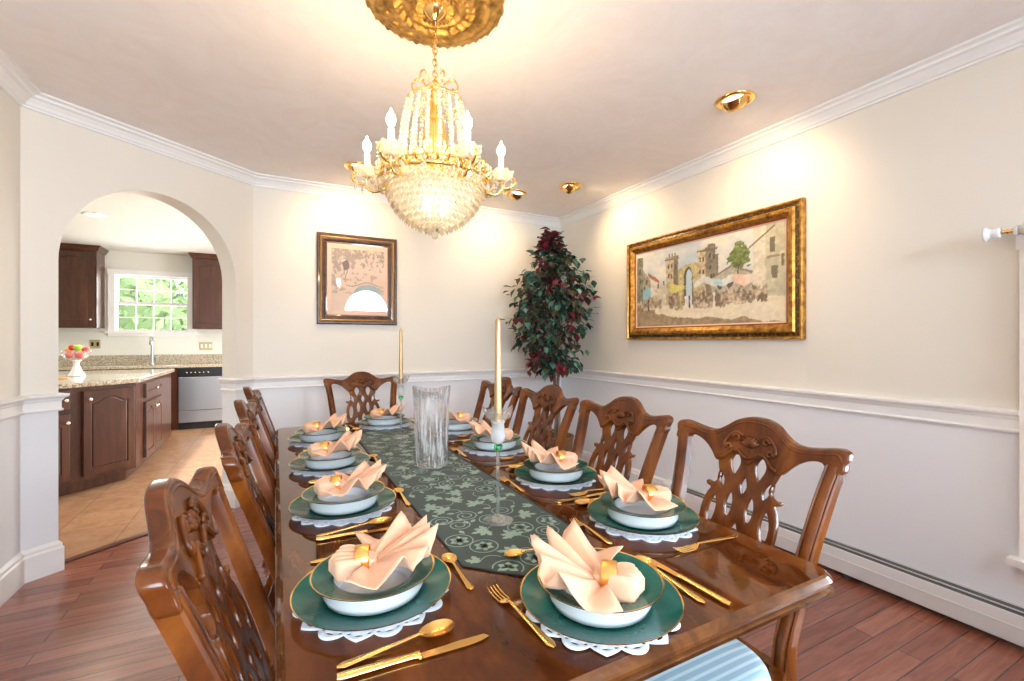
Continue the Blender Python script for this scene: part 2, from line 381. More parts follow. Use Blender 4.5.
# ------------------------------------------------------------------ room shell
mb = MB(); mb.prism([(XL - .2, YREAR - .2), (XR + .2, YREAR - .2), (XR + .2, YB + .15), (-.153 + .05, YB + .15), (-.26, 4.08), (-1.10, 3.37), (XL - .2, 3.3)], -0.06, 0, FLOORW)
struct(mb.build('floor'))
mb = MB(); mb.prism([(-1.10, 3.37), (-.26, 4.08), (-.2, 4.22), (1.3, 4.22), (1.3, 8.5), (-4.4, 8.5), (-4.4, 3.37)], -0.06, -0.004, TILEM)
struct(mb.build('floor_kitchen'))
mb = MB()
u = Vector((B1[0] - B0[0], B1[1] - B0[1])).normalized(); nk = Vector((-u.y, u.x))
a = Vector((-1.13, 3.265)) + nk * .06; b = Vector((-.20, 4.03)) + nk * .06
mb.prism([(a.x, a.y), (b.x, b.y), (b.x + nk.x * .05, b.y + nk.y * .05), (a.x + nk.x * .05, a.y + nk.y * .05)], 0.0, 0.008, THRESH)
props(struct(mb.build('trim_4')))
mb = MB(); mb.box((XL - .2, YREAR - .2, CEIL), (XR + .2, YB + .15, CEIL + .08), CEILM); struct(mb.build('ceiling'))
mb = MB(); mb.prism([(-4.4, 3.0), (-1.45, 3.2), (-.55, 4.22), (1.3, 4.22), (1.3, 8.5), (-4.4, 8.5)], CEIL + .0801, CEIL + .16, KCEIL)
o = mb.build('ceiling_kitchen'); struct(o); o.location.z = -.08
# left wall, arch wall, back wall
mb = MB(); mb.prism([(XL, YREAR), (XL, B0[1]), (XL - .15, B0[1] + .07), (XL - .15, YREAR)], 0, CEIL, WALL); struct(mb.build('wall_left'))
L = (Vector(B1) - Vector(B0)).length
ARX0, ARX1, ARSP = 0.149, 1.164, 1.69; ARR = (ARX1 - ARX0) / 2; ARC = (ARX0 + ARX1) / 2
outl = [(0, 0), (ARX0, 0), (ARX0, ARSP)] + [(ARC - ARR * cos(pi * k / 40), ARSP + ARR * sin(pi * k / 40)) for k in range(1, 40)] + [(ARX1, ARSP), (ARX1, 0), (L, 0), (L, CEIL), (0, CEIL)]
v, f = plate2d([outl], 0.075, 0.0)
mb = MB()
def archmap(p): q = Vector(B0) + u * p[0] + nk * (p[2] + .075); return (q.x, q.y, p[1])
mb.add([archmap(p) for p in v], f, WALL); struct(mb.build('wall_arch'))
mb = MB(); mb.prism([B1, (XR + .15, YB), (XR + .15, YB + .15), (B1[0] - .06, YB + .15)], 0, CEIL, WALL); struct(mb.build('wall_back'))
# right wall with a window opening
WY0, WY1, WZ0, WZ1 = -0.95, 0.60, 0.36, 1.62
mb = MB()
mb.box((XR, WY1, 0), (XR + .15, YB, CEIL), WALL); mb.box((XR, YREAR, 0), (XR + .15, WY0, CEIL), WALL)
mb.box((XR, WY0, 0), (XR + .15, WY1, WZ0), WALL); mb.box((XR, WY0, WZ1), (XR + .15, WY1, CEIL), WALL)
struct(mb.build('wall_right'))
def window(name, w, h, cols, rows, loc, rz, case=.09, sash=2, muntin=.018, s_=.035, stool=True):
    """front faces -y, centred on x, z from 0"""
    e = empty(name, loc, rz); e['kind'] = 'structure'
    m = MB(); c = case
    m.box((-w / 2 - c, -.02, -c * .2), (-w / 2, .0, h + c), TRIM); m.box((w / 2, -.02, -c * .2), (w / 2 + c, .0, h + c), TRIM); m.box((-w / 2 - c * 1.1, -.026, h), (w / 2 + c * 1.1, .0, h + c), TRIM)
    if stool: m.box((-w / 2 - c * 1.35, -.05, -.03), (w / 2 + c * 1.35, 0, 0), TRIM)
    m.box((-w / 2 - c, -.018, -c * 1.0), (w / 2 + c, 0, -.03), TRIM)
    struct(m.build('window_casing', e))
    for k in range(sash):
        z0 = h * k / sash; z1 = h * (k + 1) / sash; y = .03 + .03 * k; m = MB(); s = s_
        m.box((-w / 2, y, z0), (-w / 2 + s, y + .03, z1), TRIM); m.box((w / 2 - s, y, z0), (w / 2, y + .03, z1), TRIM)
        m.box((-w / 2 + s, y, z0), (w / 2 - s, y + .03, z0 + s), TRIM); m.box((-w / 2 + s, y, z1 - s), (w / 2 - s, y + .03, z1), TRIM)
        for i in range(1, cols):
            x = -w / 2 + s + (w - 2 * s) * i / cols; m.box((x - muntin / 2, y + .005, z0 + s), (x + muntin / 2, y + .025, z1 - s), TRIM)
        for i in range(1, rows):
            z = z0 + s + (z1 - z0 - 2 * s) * i / rows; m.box((-w / 2 + s, y + .006, z - muntin / 2), (w / 2 - s, y + .024, z + muntin / 2), TRIM)
        struct(m.build('window_sash', e))
        m = MB(); m.box((-w / 2 + s, y + .012, z0 + s), (w / 2 - s, y + .016, z1 - s), PANE); struct(m.build('window_pane', e))
    return e
window('window_2', WY1 - WY0, WZ1 - WZ0, 3, 2, (XR - .0005, (WY0 + WY1) / 2, WZ0), radians(-90), .09)
# rear wall: arched light, and an unseen wide window added for daylight
cx = 1.69; r = .46; zb = 1.86
outer = [(XL - .15, 0), (XR + .15, 0), (XR + .15, CEIL), (XL - .15, CEIL)]
hole1 = [(cx + r * cos(pi * k / 24), zb + r * sin(pi * k / 24)) for k in range(25)]
hole2 = [(-.75, .85), (.65, .85), (.65, 2.15), (-.75, 2.15)]
v, f = plate2d([outer, hole1, hole2], 0.06, 0.0); mb = MB(); mb.add([(p[0], YREAR - .06 + p[2], p[1]) for p in v], f, WALL); struct(mb.build('wall_rear'))
window('window_added_3', 1.4, 1.3, 4, 2, (-.05, YREAR + .0005, .85), radians(180), .08)
e = empty('window_4', (cx, YREAR, zb)); e['kind'] = 'structure'
mb = MB(); arc = lambda rr: [(rr * cos(pi * k / 24), rr * sin(pi * k / 24)) for k in range(25)]
v, f = plate2d([arc(r + .07) + [(-r - .07, -.06), (r + .07, -.06)], arc(r - .03)], 0.012, 0.0); mb.add([(p[0], .012 + p[2], p[1]) for p in v], f, TRIM); struct(mb.build('window_casing', e))
mb = MB(); v, f = plate2d([arc(r)], 0.003, 0.0); mb.add([(p[0], -.04 + p[2], p[1]) for p in v], f, PANE); struct(mb.build('window_pane', e))
# crown, chair rail, baseboards
IN = [(XL, YREAR), B0, B1, (XR, YB), (XR, YREAR)]
CROWN = [(0, CEIL - .078), (.012, CEIL - .076), (.014, CEIL - .066), (.022, CEIL - .064), (.030, CEIL - .050), (.048, CEIL - .032), (.064, CEIL - .026), (.068, CEIL - .016), (.080, CEIL - .013), (.092, CEIL - .011), (.092, CEIL - .0005), (0, CEIL - .0005)]
mb = MB(); sweep(mb, CROWN, IN, TRIM); struct(mb.build('trim_1'))
RAIL = [(0, .870), (.014, .870), (.017, .878), (.010, .886), (.010, .922), (.016, .930), (.018, .938), (.030, .946), (.034, .952), (.034, .960), (0, .966)]
def on(t): q = Vector(B0) + u * t; return (q.x, q.y)
jl = Vector(on(ARX0)); jr = Vector(on(ARX1))
mb = MB(); sweep(mb, RAIL, [(XL, YREAR), B0, on(ARX0), tuple(jl + nk * .15)], TRIM); struct(mb.build('trim_2'))
mb = MB(); sweep(mb, RAIL, [tuple(jr + nk * .15), on(ARX1), B1, (XR, YB), (XR, WY1 + .09)], TRIM); struct(mb.build('trim_3'))
BASE = [(0, 0), (.018, 0), (.018, .125), (.013, .135), (.013, .148), (.006, .158), (0, .165)]
mb = MB(); sweep(mb, BASE, [(XL, YREAR), B0, on(ARX0), tuple(jl + nk * .15)], TRIM); struct(mb.build('baseboard_left'))
mb = MB(); sweep(mb, BASE, [tuple(jr + nk * .15), on(ARX1), B1, (XR, YB)], TRIM); struct(mb.build('baseboard_back'))
mb = MB(); sweep(mb, BASE, [(XR, YB), (XR, 2.60)], TRIM); struct(mb.build('baseboard_right'))
# ------------------------------------------------------------------ baseboard heater
e = empty('baseboard_heater', (XR - .001, .5, 0), 0, 'long low white baseboard heater under the chair rail on the right wall', 'heater')
mb = MB(); y0, y1 = -2.1, 2.02
prof = [(-.070, .030), (-.073, .034), (-.073, .098), (-.076, .101), (-.073, .104), (-.068, .146), (-.064, .149), (-.064, .142), (-.060, .142), (-.060, .034), (0, .034), (0, .028)]
mb.loft([[(x, y, z) for x, z in prof] for y in (y0, y1)], HEATW); mb.box((-.004, y0, .03), (0, y1, .166), HEATW); mb.build('housing', e)
mb = MB(); mb.box((-.060, y0, .118), (-.004, y1, .124), DARKM); mb.build('louver', e)
mb = MB(); mb.loft([[(x, y, z) for x, z in [(-.060, .134), (-.030, .150), (-.004, .158), (-.004, .155), (-.030, .146), (-.060, .130)]] for y in (y0, y1)], DARKM); mb.build('louver', e)
mb = MB(); mb.tube([(-.034, y0, .153), (-.034, y1, .153)], .003, HEATW, 6); mb.build('damper_rod', e)
mb = MB(); mb.loft([[(x, y, z) for x, z in [(-.078, .02), (-.078, .105), (-.070, .154), (-.004, .172), (0, .172), (0, .02)]] for y in (y1 - .01, y1 + .06)], HEATW); mb.build('end_cap', e)
for yy in (-1.8, -.4, .8, 1.9): mb = MB(); mb.box((-.055, yy, 0), (-.01, yy + .02, .04), DARKM); mb.build('foot', e)
# ------------------------------------------------------------------ dining table
TX0, TX1, TY0, TY1, TZ = 0.0, 1.064, 0.53, 2.87, 0.76
TCX = .532; TCY = (TY0 + TY1) / 2
tab = empty('dining_table', (TCX, TCY, 0), 0, 'long polished dark wood dining table laid with ten place settings', 'table')
PE = [(0, .724), (-.006, .7245), (-.014, .730), (-.010, .736), (-.004, .738), (-.002, .746), (-.004, .750), (-.009, .756), (-.014, .760)]  # (inset, z)
def rrect(x0, y0, x1, y1, r, sides):
    """corner list with rounding on near or far corners"""
    pts = []
    for (cx_, cy_, a0, rd) in ((x1, y0, -90, sides[0]), (x1, y1, 0, sides[1]), (x0, y1, 90, sides[1]), (x0, y0, 180, sides[0])):
        if rd:
            sx = -1 if cx_ == x1 else 1; sy = -1 if cy_ == y1 else 1
            for k in range(7): a = radians(a0 + 15 * k); pts.append((cx_ + sx * r + r * cos(a), cy_ + sy * r + r * sin(a)))
        else: pts.append((cx_, cy_))
    return pts
def top_piece(name, y0, y1, near, far):
    x0, x1 = TX0 - TCX, TX1 - TCX; y0 -= TCY; y1 -= TCY
    m = MB(); secs = []
    for ins, z in [(-.03, .724)] + PE:
        d = -ins
        g0 = d if near else .0004; g1 = d if far else .0004
        pts = rrect(x0 + d, y0 + g0, x1 - d, y1 - g1, .042 - d * .6, (near, far)); secs.append([(x, y, z) for x, y in pts])
    n = len(secs[0]); b = m.add([p for s_ in secs for p in s_], [(i * n + k, i * n + (k + 1) % n, (i + 1) * n + (k + 1) % n, (i + 1) * n + k) for i in range(len(secs) - 1) for k in range(n)] + [tuple(range(n - 1, -1, -1))], TABLEE)
    m.add(secs[-1], [tuple(range(n))], TABLEW)
    return m.build(name, tab, weld=False)
top_piece('table_top_end', TY0, 1.40, True, False); top_piece('table_leaf', 1.40, 1.74, False, False)
top_piece('table_leaf', 1.74, 2.07, False, False); top_piece('table_top_end', 2.07, TY1, False, True)
mb = MB(); 
for (a0, a1, b0, b1) in ((-.40, -.375, -.98, .98), (.375, .40, -.98, .98), (-.40, .40, -1.0, -.975), (-.40, .40, .975, 1.0)): mb.box((a0, b0, .655), (a1, b1, .7235), TABLEE)
mb.build('apron', tab)
for py in (-.62, .62):
    mb = MB(); mb.lathe([(.10, .18), (.10, .21), (.055, .24), (.05, .27), (.085, .33), (.10, .39), (.08, .45), (.045, .50), (.04, .56), (.06, .60), (.09, .63), (.09, .7235)], TABLEE, 24, Matrix.Translation((0, py, 0)), caps=True); mb.build('pedestal', tab)
    for k in range(4):
        a = radians(45 + 90 * k); pts = [(.05, .22), (.14, .26), (.24, .20), (.33, .09), (.39, .035)]
        sp = spline([(cos(a) * x, py + sin(a) * x, z) for x, z in pts], 4, False)
        mb = MB(); mb.tube(sp, [.034 - .012 * i / (len(sp) - 1) for i in range(len(sp))], TABLEE, 8); mb.sphere((cos(a) * .39, py + sin(a) * .39, .03), .03, TABLEE); mb.build('pedestal_foot', tab)
# ------------------------------------------------------------------ dining chairs
def yb(v): return -(v - .47) * .33 if v > .47 else 0
def ccurve(uu, v): return yb(v) - .022 * (1 - min(1, (uu / .27) ** 2)) * max(0, (v - .47) / .5)
def mirror(P): return P + [(-x, y) for x, y in reversed(P) if abs(x) > 1e-6]
def make_chair():
    e = empty('dining_chair'); W = CHAIRW
    for s in (-1, 1):
        path = [(.195, -.115, 0), (.198, -.060, .15), (.205, -.012, .34), (.208, 0, .47), (.213, -.032, .58), (.224, -.080, .72), (.240, -.125, .85), (.254, -.152, .93)]
        sp = spline(path, 4, False); secs = []
        for i, (x, y, z) in enumerate(sp):
            k = z / .93; w = .024 - .002 * k if z > .4 else .019 + .004 * z / .4; d = .020 if z < .47 else .020 - .005 * k
            sec = [(-w, -d), (-w, d * .7), (-w * .8, d), (-w * .62, d * .72), (-w * .4, d), (w * .1, d * 1.12), (w * .45, d), (w * .62, d * .72), (w * .8, d), (w, d * .7), (w, -d), (w * .5, -d * 1.15), (-w * .5, -d * 1.15)]
            secs.append([(s * (x + a), y + b, z) for a, b in sec])
        m = MB(); m.loft(secs, W); m.build('rear_leg', e, auto=40)
    # crest rail
    P = [(0, 1.012), (.035, 1.009), (.070, .996), (.100, .975), (.128, .960), (.160, .956), (.200, .961), (.240, .969), (.265, .971), (.281, .965), (.286, .952), (.280, .935), (.276, .912), (.232, .906), (.229, .920), (.216, .929), (.190, .926), (.158, .912), (.130, .890), (.108, .868), (.086, .874), (.066, .893), (.043, .901), (.022, .888), (0, .872)]
    out = mirror(P); out = spline(out, 3)
    v, f = plate2d([out], .0155, .006, 3); m = MB(True)
    m.add([(p[0], ccurve(p[0], p[1]) + p[2] * (1 + .0), p[1]) for p in v], f, W)
    flat_caps(m, 1, .90); m.build('crest_rail', e, auto=50)
    ridge = [(x, z - .007) for x, z in spline([(.271, .948), (.262, .962), (.240, .961), (.200, .953), (.160, .948), (.128, .952), (.100, .967), (.070, .988), (.035, 1.001), (0, 1.004)], 4, False)]
    ridge = ridge + [(-x, z) for x, z in reversed(ridge[:-1])]
    m = MB(True); m.tube([(x, ccurve(x, z) + .0135, z) for x, z in ridge], .0038, W, 8); m.build('crest_bead', e)
    # carved shell on the crest
    m = MB(True)
    def cp(x, z, h=.0185): return (x, ccurve(x, z) + h, z)
    for k in range(7):
        a = radians(-60 + 20 * k); m.tube([cp(.006 * sin(a), .925), cp(.020 * sin(a), .925 + .018 * cos(a), .021), cp(.034 * sin(a), .925 + .032 * cos(a), .018)], [.003, .0068, .004], W, 8)
    for s in (-1, 1):
        for (c0, c1, r0) in ((.050, .945, .013), (.070, .915, .012), (.036, .905, .010)):
            pts = [cp(s * (c0 + r0 * (1 - t / 14) * cos(t * .55)), c1 + r0 * (1 - t / 14) * sin(t * .55)) for t in range(12)]
            m.tube(pts, [.0062 - .0003 * t for t in range(12)], W, 8)
        m.tube([cp(s * x, z) for x, z in spline([(.0, .893), (.02, .900), (.042, .913), (.062, .903), (.082, .885), (.100, .879)], 3, False)], .0055, W, 8)
        m.tube([cp(s * x, z) for x, z in spline([(.03, .955), (.055, .962), (.078, .945), (.088, .925), (.080, .912)], 3, False)], .0055, W, 8)
    m.build('carved_shell', e)
    # pierced splat
    P = [(0, .90), (.05, .905), (.104, .885), (.103, .868), (.097, .850), (.089, .832), (.087, .820), (.094, .806), (.108, .798), (.127, .800), (.124, .790), (.108, .784), (.116, .770), (.124, .745), (.127, .715), (.124, .680), (.113, .645), (.094, .605), (.074, .565), (.062, .530), (.060, .500), (.070, .482), (.090, .474), (0, .474)]
    out = spline(mirror(P), 3)
    def oval(cx_, cy_, a, b, rot=0, n=14, dia=1.0):
        pts = []
        for k in range(n):
            t = 2 * pi * k / n; x = a * (abs(cos(t)) ** dia) * (1 if cos(t) >= 0 else -1); y = b * (abs(sin(t)) ** dia) * (1 if sin(t) >= 0 else -1)
            pts.append((cx_ + x * cos(rot) - y * sin(rot), cy_ + x * sin(rot) + y * cos(rot)))
        return pts
    H = []
    for s in (-1, 1):
        H.append([(s * x, y) for x, y in spline([(.043, .900), (.058, .885), (.061, .868), (.052, .848), (.043, .833), (.032, .848), (.025, .868), (.028, .885)], 2)])
        H.append(oval(s * .077, .814, .011, .027, -s * .35, 12, 1.4))
        H.append(oval(s * .036, .752, .0132, .036, 0, 14, 1.15)); H.append(oval(s * .091, .722, .0155, .043, s * .08, 14, 1.1))
        H.append(oval(s * .056, .655, .0125, .030, s * .35, 12, 1.3)); H.append(oval(s * .032, .568, .011, .031, s * .2, 12, 1.2))
    H.append(oval(0, .812, .0125, .027, 0, 12, 1.5)); H.append(oval(0, .680, .015, .031, 0, 12, 1.45)); H.append(oval(0, .610, .009, .020, 0, 12, 1.45))
    v, f = plate2d([out] + H, .0085, .0025, 2); m = MB(True)
    m.add([(p[0], ccurve(p[0], p[1]) + p[2] - .001, p[1]) for p in v], f, W); flat_caps(m, 1, .90); m.build('splat', e, auto=50)
    # seat frame
    m = MB()
    fr = lambda i: [(-.215 + i, -.005 + i), (.215 - i, -.005 + i), (.250 - i, .06 + i), (.268 - i, .44 - i), (-.268 + i, .44 - i), (-.250 + i, .06 + i)]
    a, b = fr(0), fr(.03); v = [(x, y, z) for z in (.375, .438) for q in (a, b) for x, y in q]
    fc = []
    for k in range(6):
        j = (k + 1) % 6; fc += [(k, j, 12 + j, 12 + k), (6 + j, 6 + k, 18 + k, 18 + j), (12 + k, 12 + j, 18 + j, 18 + k), (j, k, 6 + k, 6 + j)]
    m.add(v, fc, W); m.box((-.08, -.018, .44), (.08, .012, .482), W); m.build('seat_frame', e, bevel=.004)
    # cushion
    m = MB(True); secs = []
    for i in range(9):
        t = i / 8; zz = .435 + .062 * sin(t * pi / 2); sh = 1 - .10 * (1 - cos(t * pi / 2)) ** 1.0 if i < 8 else .86
        q = []
        for k in range(40):
            a = 2 * pi * k / 40; cc, sn = cos(a), sin(a); rx = abs(cc) ** .35 * (1 if cc >= 0 else -1); ry = abs(sn) ** .35 * (1 if sn >= 0 else -1)
            y = .262 + .188 * sh * ry; w = (.268 + .010 * (y / .44)) * sh
            q.append((w * rx, y, zz))
        secs.append(q)
    secs.append([(x * .55, .262 + (y - .262) * .55, .503) for x, y, z in secs[-1]]); m.loft(secs, SEATF, True)
    m.build('seat_cushion', e)
    for s in (-1, 1):
        sp = spline([(.235, .405, .43), (.252, .425, .36), (.246, .418, .24), (.228, .402, .12), (.232, .408, .05), (.242, .418, .02)], 4, False); n_ = len(sp)
        rr = [.034, .036, .036, .034, .031, .029, .027, .025, .023, .021, .020, .019, .018, .017, .018, .019, .022, .024, .026, .028, .026]
        m = MB(True); m.tube([(s * x, y, z) for x, y, z in sp], [rr[min(i, 20)] for i in range(n_)], W, 12); m.sphere((s * .242, .420, .026), .028, W, 12, 8, (1, 1, .85)); m.build('front_leg', e)
    m = MB(); m.box((-.20, -.02, .16), (.20, .0, .185), W) if False else m.tube([(-.2, -.045, .19), (.2, -.045, .19)], .011, W, 8); m.build('stretcher', e)
    e.scale = (.955, 1, 1)
    return e
chair0 = make_chair()
CG = 'carved back dining chairs around the long table'
spots = [(1.125, .893, 90, 'wooden carved-back dining chair at the near right corner of the table, striped blue seat showing'),
         (1.130, 1.485, 90, 'carved-back dining chair on the right side, second from the near corner of the table'),
         (1.130, 2.072, 90, 'carved-back dining chair on the right side between the plant basket and the glass candlestick'),
         (1.140, 2.665, 90, 'farthest carved-back dining chair on the right side, half behind the tall gold candle'),
         (.030, .950, -90, 'nearest wooden dining chair on the left side, seen along its thick carved crest'),
         (.065, 1.535, -90, 'wooden dining chair on the left side directly behind the nearest one'),
         (.070, 2.12, -90, 'third wooden dining chair from the near end in the left row'),
         (.070, 2.705, -90, 'farthest wooden dining chair in the left row, beside the arch jamb'),
         (.585, 3.43, 180, 'carved-back dining chair standing alone at the far end of the table')]
for i, (x, y, a, lab) in enumerate(spots):
    c = chair0 if i == 0 else copy_tree(chair0)
    c.location = (x, y, 0); c.rotation_euler = (0, 0, radians(a)); props(c, lab, 'chair', CG)
# ------------------------------------------------------------------ table runner
RX, RY0, RY1, RHW = .525, .76, 2.62, .165
rng = random.Random(3)
mb = MB(); zr = TZ + .0012
hexa = [(RX, RY0), (RX + RHW, RY0 + .16), (RX + RHW, RY1 - .16), (RX, RY1), (RX - RHW, RY1 - .16), (RX - RHW, RY0 + .16)]
mb.prism(hexa, TZ + .0003, zr, RUNB)
for i in range(6):
    a, b = hexa[i], hexa[(i + 1) % 6]; mb.tube([(a[0], a[1], TZ + .0018), (b[0], b[1], TZ + .0018)], .0022, RUNE, 6)
def inside(x, y): 
    if abs(x - RX) > RHW - .004: return False
    lim = .16 * abs(x - RX) / RHW
    return RY0 + lim + .006 < y < RY1 - lim - .006
def leafpoly(cx_, cy_, L_, W_, a, z, lobes=0):
    n = 10; v = []; 
    L_pts = []; R_pts = []
    for k in range(n + 1):
        t = k / n; w = W_ * sin(pi * t ** .8) * (1 + (.35 * sin(t * lobes * 2 * pi) if lobes else 0)); L_pts.append((t * L_, w)); R_pts.append((t * L_, -w))
    pts = L_pts + R_pts[::-1][1:-1]
    P = [(cx_ + x * cos(a) - y * sin(a), cy_ + x * sin(a) + y * cos(a)) for x, y in pts]
    if not all(inside(*p) for p in P): return
    mb.add([(x, y, z) for x, y in P], [tuple(range(len(P)))], RUNP)
def line(pts, w, z):
    for (p, q) in zip(pts, pts[1:]):
        if not (inside(*p) and inside(*q)): continue
        d = Vector((q[0] - p[0], q[1] - p[1])); 
        if d.length < 1e-6: continue
        n = Vector((-d.y, d.x)).normalized() * w
        mb.add([(p[0] + n.x, p[1] + n.y, z), (p[0] - n.x, p[1] - n.y, z), (q[0] - n.x, q[1] - n.y, z), (q[0] + n.x, q[1] + n.y, z)], [(0, 1, 2, 3)], RUNP)
zz = zr + .0002
yy = RY0 + .05; row = 0
while yy < RY1 - .02:
    for col in range(4):
        cx_ = RX - RHW + .03 + col * .092 + (.046 if row % 2 else 0) + rng.uniform(-.012, .012); cy_ = yy + rng.uniform(-.014, .014)
        kind = rng.choice('FLLR'); a0 = rng.uniform(0, 2 * pi)
        zz = zr + .0002 + .00002 * rng.randrange(9)
        if kind == 'F':
            for k in range(6): leafpoly(cx_, cy_, .026, .009, a0 + k * pi / 3, zz)
            line([(cx_ + .034 * cos(t * .4), cy_ + .034 * sin(t * .4)) for t in range(17)], .0014, zz)
        elif kind == 'L':
            for k in range(5): leafpoly(cx_, cy_, .036 + .01 * (k == 2), .0085, a0 + (k - 2) * .72, zz + .00003 * k, 3)
            st = [(cx_ - cos(a0) * .055 * t + sin(a0) * .02 * sin(t * 3), cy_ - sin(a0) * .055 * t - cos(a0) * .02 * sin(t * 3)) for t in [x / 6 for x in range(7)]]
            line(st, .0012, zz)
        else:
            line([(cx_ + (.008 + .0011 * t) * cos(t * .5 + a0), cy_ + (.008 + .0011 * t) * sin(t * .5 + a0)) for t in range(26)], .0016, zz)
            for k in range(3): leafpoly(cx_ + .036 * cos(a0 + k * 2), cy_ + .036 * sin(a0 + k * 2), .024, .006, a0 + k * 2 + .6, zz + .00004)
    yy += .062; row += 1
o = mb.build('table_runner', weld=False); props(o, 'dark green damask table runner with pale leaf pattern down the table middle', 'table runner')
# ------------------------------------------------------------------ place settings
def mk_doily():
    m = MB(); R0, R1 = .088, .1425; N = 16; v = []; f = []
    # scalloped lace: pointed and round lobes alternate, with small cut holes
    outl = []
    for k in range(N * 8):
        a = 2 * pi * k / (N * 8); t = (k % 8) / 8; lob = k // 8
        rr = R1 - .017 + (.017 * sin(pi * t) ** .8 if lob % 2 else .017 * (1 - abs(2 * t - 1)) ** .9); outl.append((rr * cos(a), rr * sin(a)))
    holes = []
    for k in range(N):
        for da, rr, s1, s2 in ((.5, .1275, .0085, .0028), (.16, .1225, .0038, .0030), (.84, .1225, .0038, .0030), (0, .113, .0060, .0028), (.5, .110, .0060, .0030)):
            a = 2 * pi * (k + da) / N; h = []
            for j in range(6):
                t = 2 * pi * j / 6; x, y = rr + s2 * cos(t), s1 * sin(t); h.append((x * cos(a) - y * sin(a), x * sin(a) + y * cos(a)))
            holes.append(h)
    v, f = plate2d([outl] + holes, .0011, .0002, 0); m.add([(x, y, z + .0013) for x, y, z in v], f, LACE)
    return m
def mk_charger():
    m = MB(True)
    m.lathe([(.0001, .004), (.085, .004), (.090, .006), (.112, .011), (.1445, .0195)], GREENP, 64)
    m.lathe([(.1445, .0195), (.1468, .0206), (.1466, .0190), (.144, .0170)], GOLD, 64)
    m.lathe([(.144, .0170), (.110, .0070), (.088, .0005), (.080, .0), (.0001, .0)], CHINA, 64)
    return m
def mk_bowl():
    m = MB(True)
    m.lathe([(.0001, .008), (.065, .009), (.071, .020), (.073, .0355)], CHINA, 64)
    m.lathe([(.073, .0355), (.081, .0390), (.095, .0415), (.1115, .0445)], GREENP, 64)
    m.lathe([(.1115, .0445), (.1145, .0455), (.1142, .0438), (.1110, .0420)], GOLD, 64)
    m.lathe([(.1110, .0420), (.100, .0395), (.0965, .034), (.0945, .016), (.090, .005), (.070, .0), (.0001, .0)], CHINA, 64)
    return m
def mk_napkin(seed=0):
    m = MB(False); NP = 7; SUB = 4; NR = 8; n = NP * 2 * SUB + 1
    verts = []; faces = []; rr = random.Random(seed + 5)
    amp_k = [rr.uniform(.75, 1.25) for _ in range(NP * 2 + 2)]; rad_k = [rr.uniform(-.05, .05) for _ in range(NP * 2 + 2)]
    A = 1.85
    for i in range(NR + 1):
        t = i / NR
        for k in range(n):
            q = k / SUB; k0 = int(q); fq = q - k0; tri = (1 - 2 * fq) if k0 % 2 == 0 else (2 * fq - 1)   # ridge at even, valley at odd
            tri = math.copysign(abs(tri) ** .85, tri)
            kk = min(int(q + .5), NP * 2); z1 = 2 * k / (n - 1) - 1; a = A * (.55 * z1 + .45 * z1 ** 3)
            r = .010 + (.113 + rad_k[kk] * .12) * t
            edge = 1 - .10 * (abs(a) / A) ** 2 + (.035 * tri if t > .6 else 0) * (t - .6) * 2.5
            amp = (.0035 + .0180 * t ** 1.1) * amp_k[kk] * (1.05 - .25 * (abs(z1) > .8))
            lift = .010 + .040 * t * max(0, cos(a * .62)) - .014 * t * t * (abs(a) / A)
            curl = .006 * sin(5 * t + q * 1.3 + seed) * t
            verts.append((r * edge * cos(a) + curl * .5, r * edge * sin(a), lift + amp * (tri + .35) + curl))
    for i in range(NR):
        for k in range(n - 1): faces.append((i * n + k, i * n + k + 1, (i + 1) * n + k + 1, (i + 1) * n + k))
    m.add(verts, faces, NAPK, True)
    # gathered tail: stacked folds, rolled over at the end
    for L in range(5):
        off = (L - 2) * .0078; secs = []
        for i in range(12):
            t = i / 11; x = .016 - (.086 - .005 * abs(L - 2)) * t; sq = .50 + .85 * sin(min(1, t * 1.3) * pi / 2) ** 1.4
            if t > .86: sq *= 1 - .55 * ((t - .86) / .14) ** 2
            secs.append([(x, off * sq * 1.35 + .0050 * sq * cos(a) , .018 + .0145 * sq * sin(a) * (1 + .05 * L) - .002 * t) for a in [2 * pi * k / 12 for k in range(12)]])
        m.loft(secs, NAPK, True)
    return m
def finish_napkin(o):
    d = o.modifiers.new('solid', 'SOLIDIFY'); d.thickness = .0016; d.offset = 0
def mk_ring():
    m = MB(True)
    prof = [(-.0135, .0225), (-.012, .0235), (.012, .0235), (.0135, .0225), (.012, .0215), (-.012, .0215)]
    secs = []
    for k in range(33):
        a = 2 * pi * k / 32; secs.append([(x, r_ * 1.08 * cos(a), .0215 + r_ * sin(a)) for x, r_ in prof])
    m.loft(secs, RING, True, caps=False)
    return m
def handle_secs(L0, L1, w0, w1, wend, th):
    s = []
    for i in range(13):
        t = i / 12; y = L0 + (L1 - L0) * t; w = w0 + (w1 - w0) * t ** 1.6
        if t > .9: w = wend * sqrt(max(0.02, 1 - ((t - .9) / .1) ** 2 * .92))
        z = .0025 + .0075 * (1 - t) ** 2 + .001 * sin(pi * t); s.append((y, w, th * (1 + .35 * t), z))
    return s
def rounded(secs, m, matl, n=10):
    m.loft([[(w * cos(2 * pi * k / n), y, z + th * sin(2 * pi * k / n)) for k in range(n)] for y, w, th, z in secs], matl, True)
def beading(m, L0, L1, w0, w1):
    for i in range(0):
        t = .35 + .6 * i / 9; y = L0 + (L1 - L0) * t; w = (w0 + (w1 - w0) * t ** 1.6) * .8
        for s in (-1, 1): m.sphere((s * w, y, .0045 + .0025 * (1 - t)), .0017, GOLD, 6, 4)
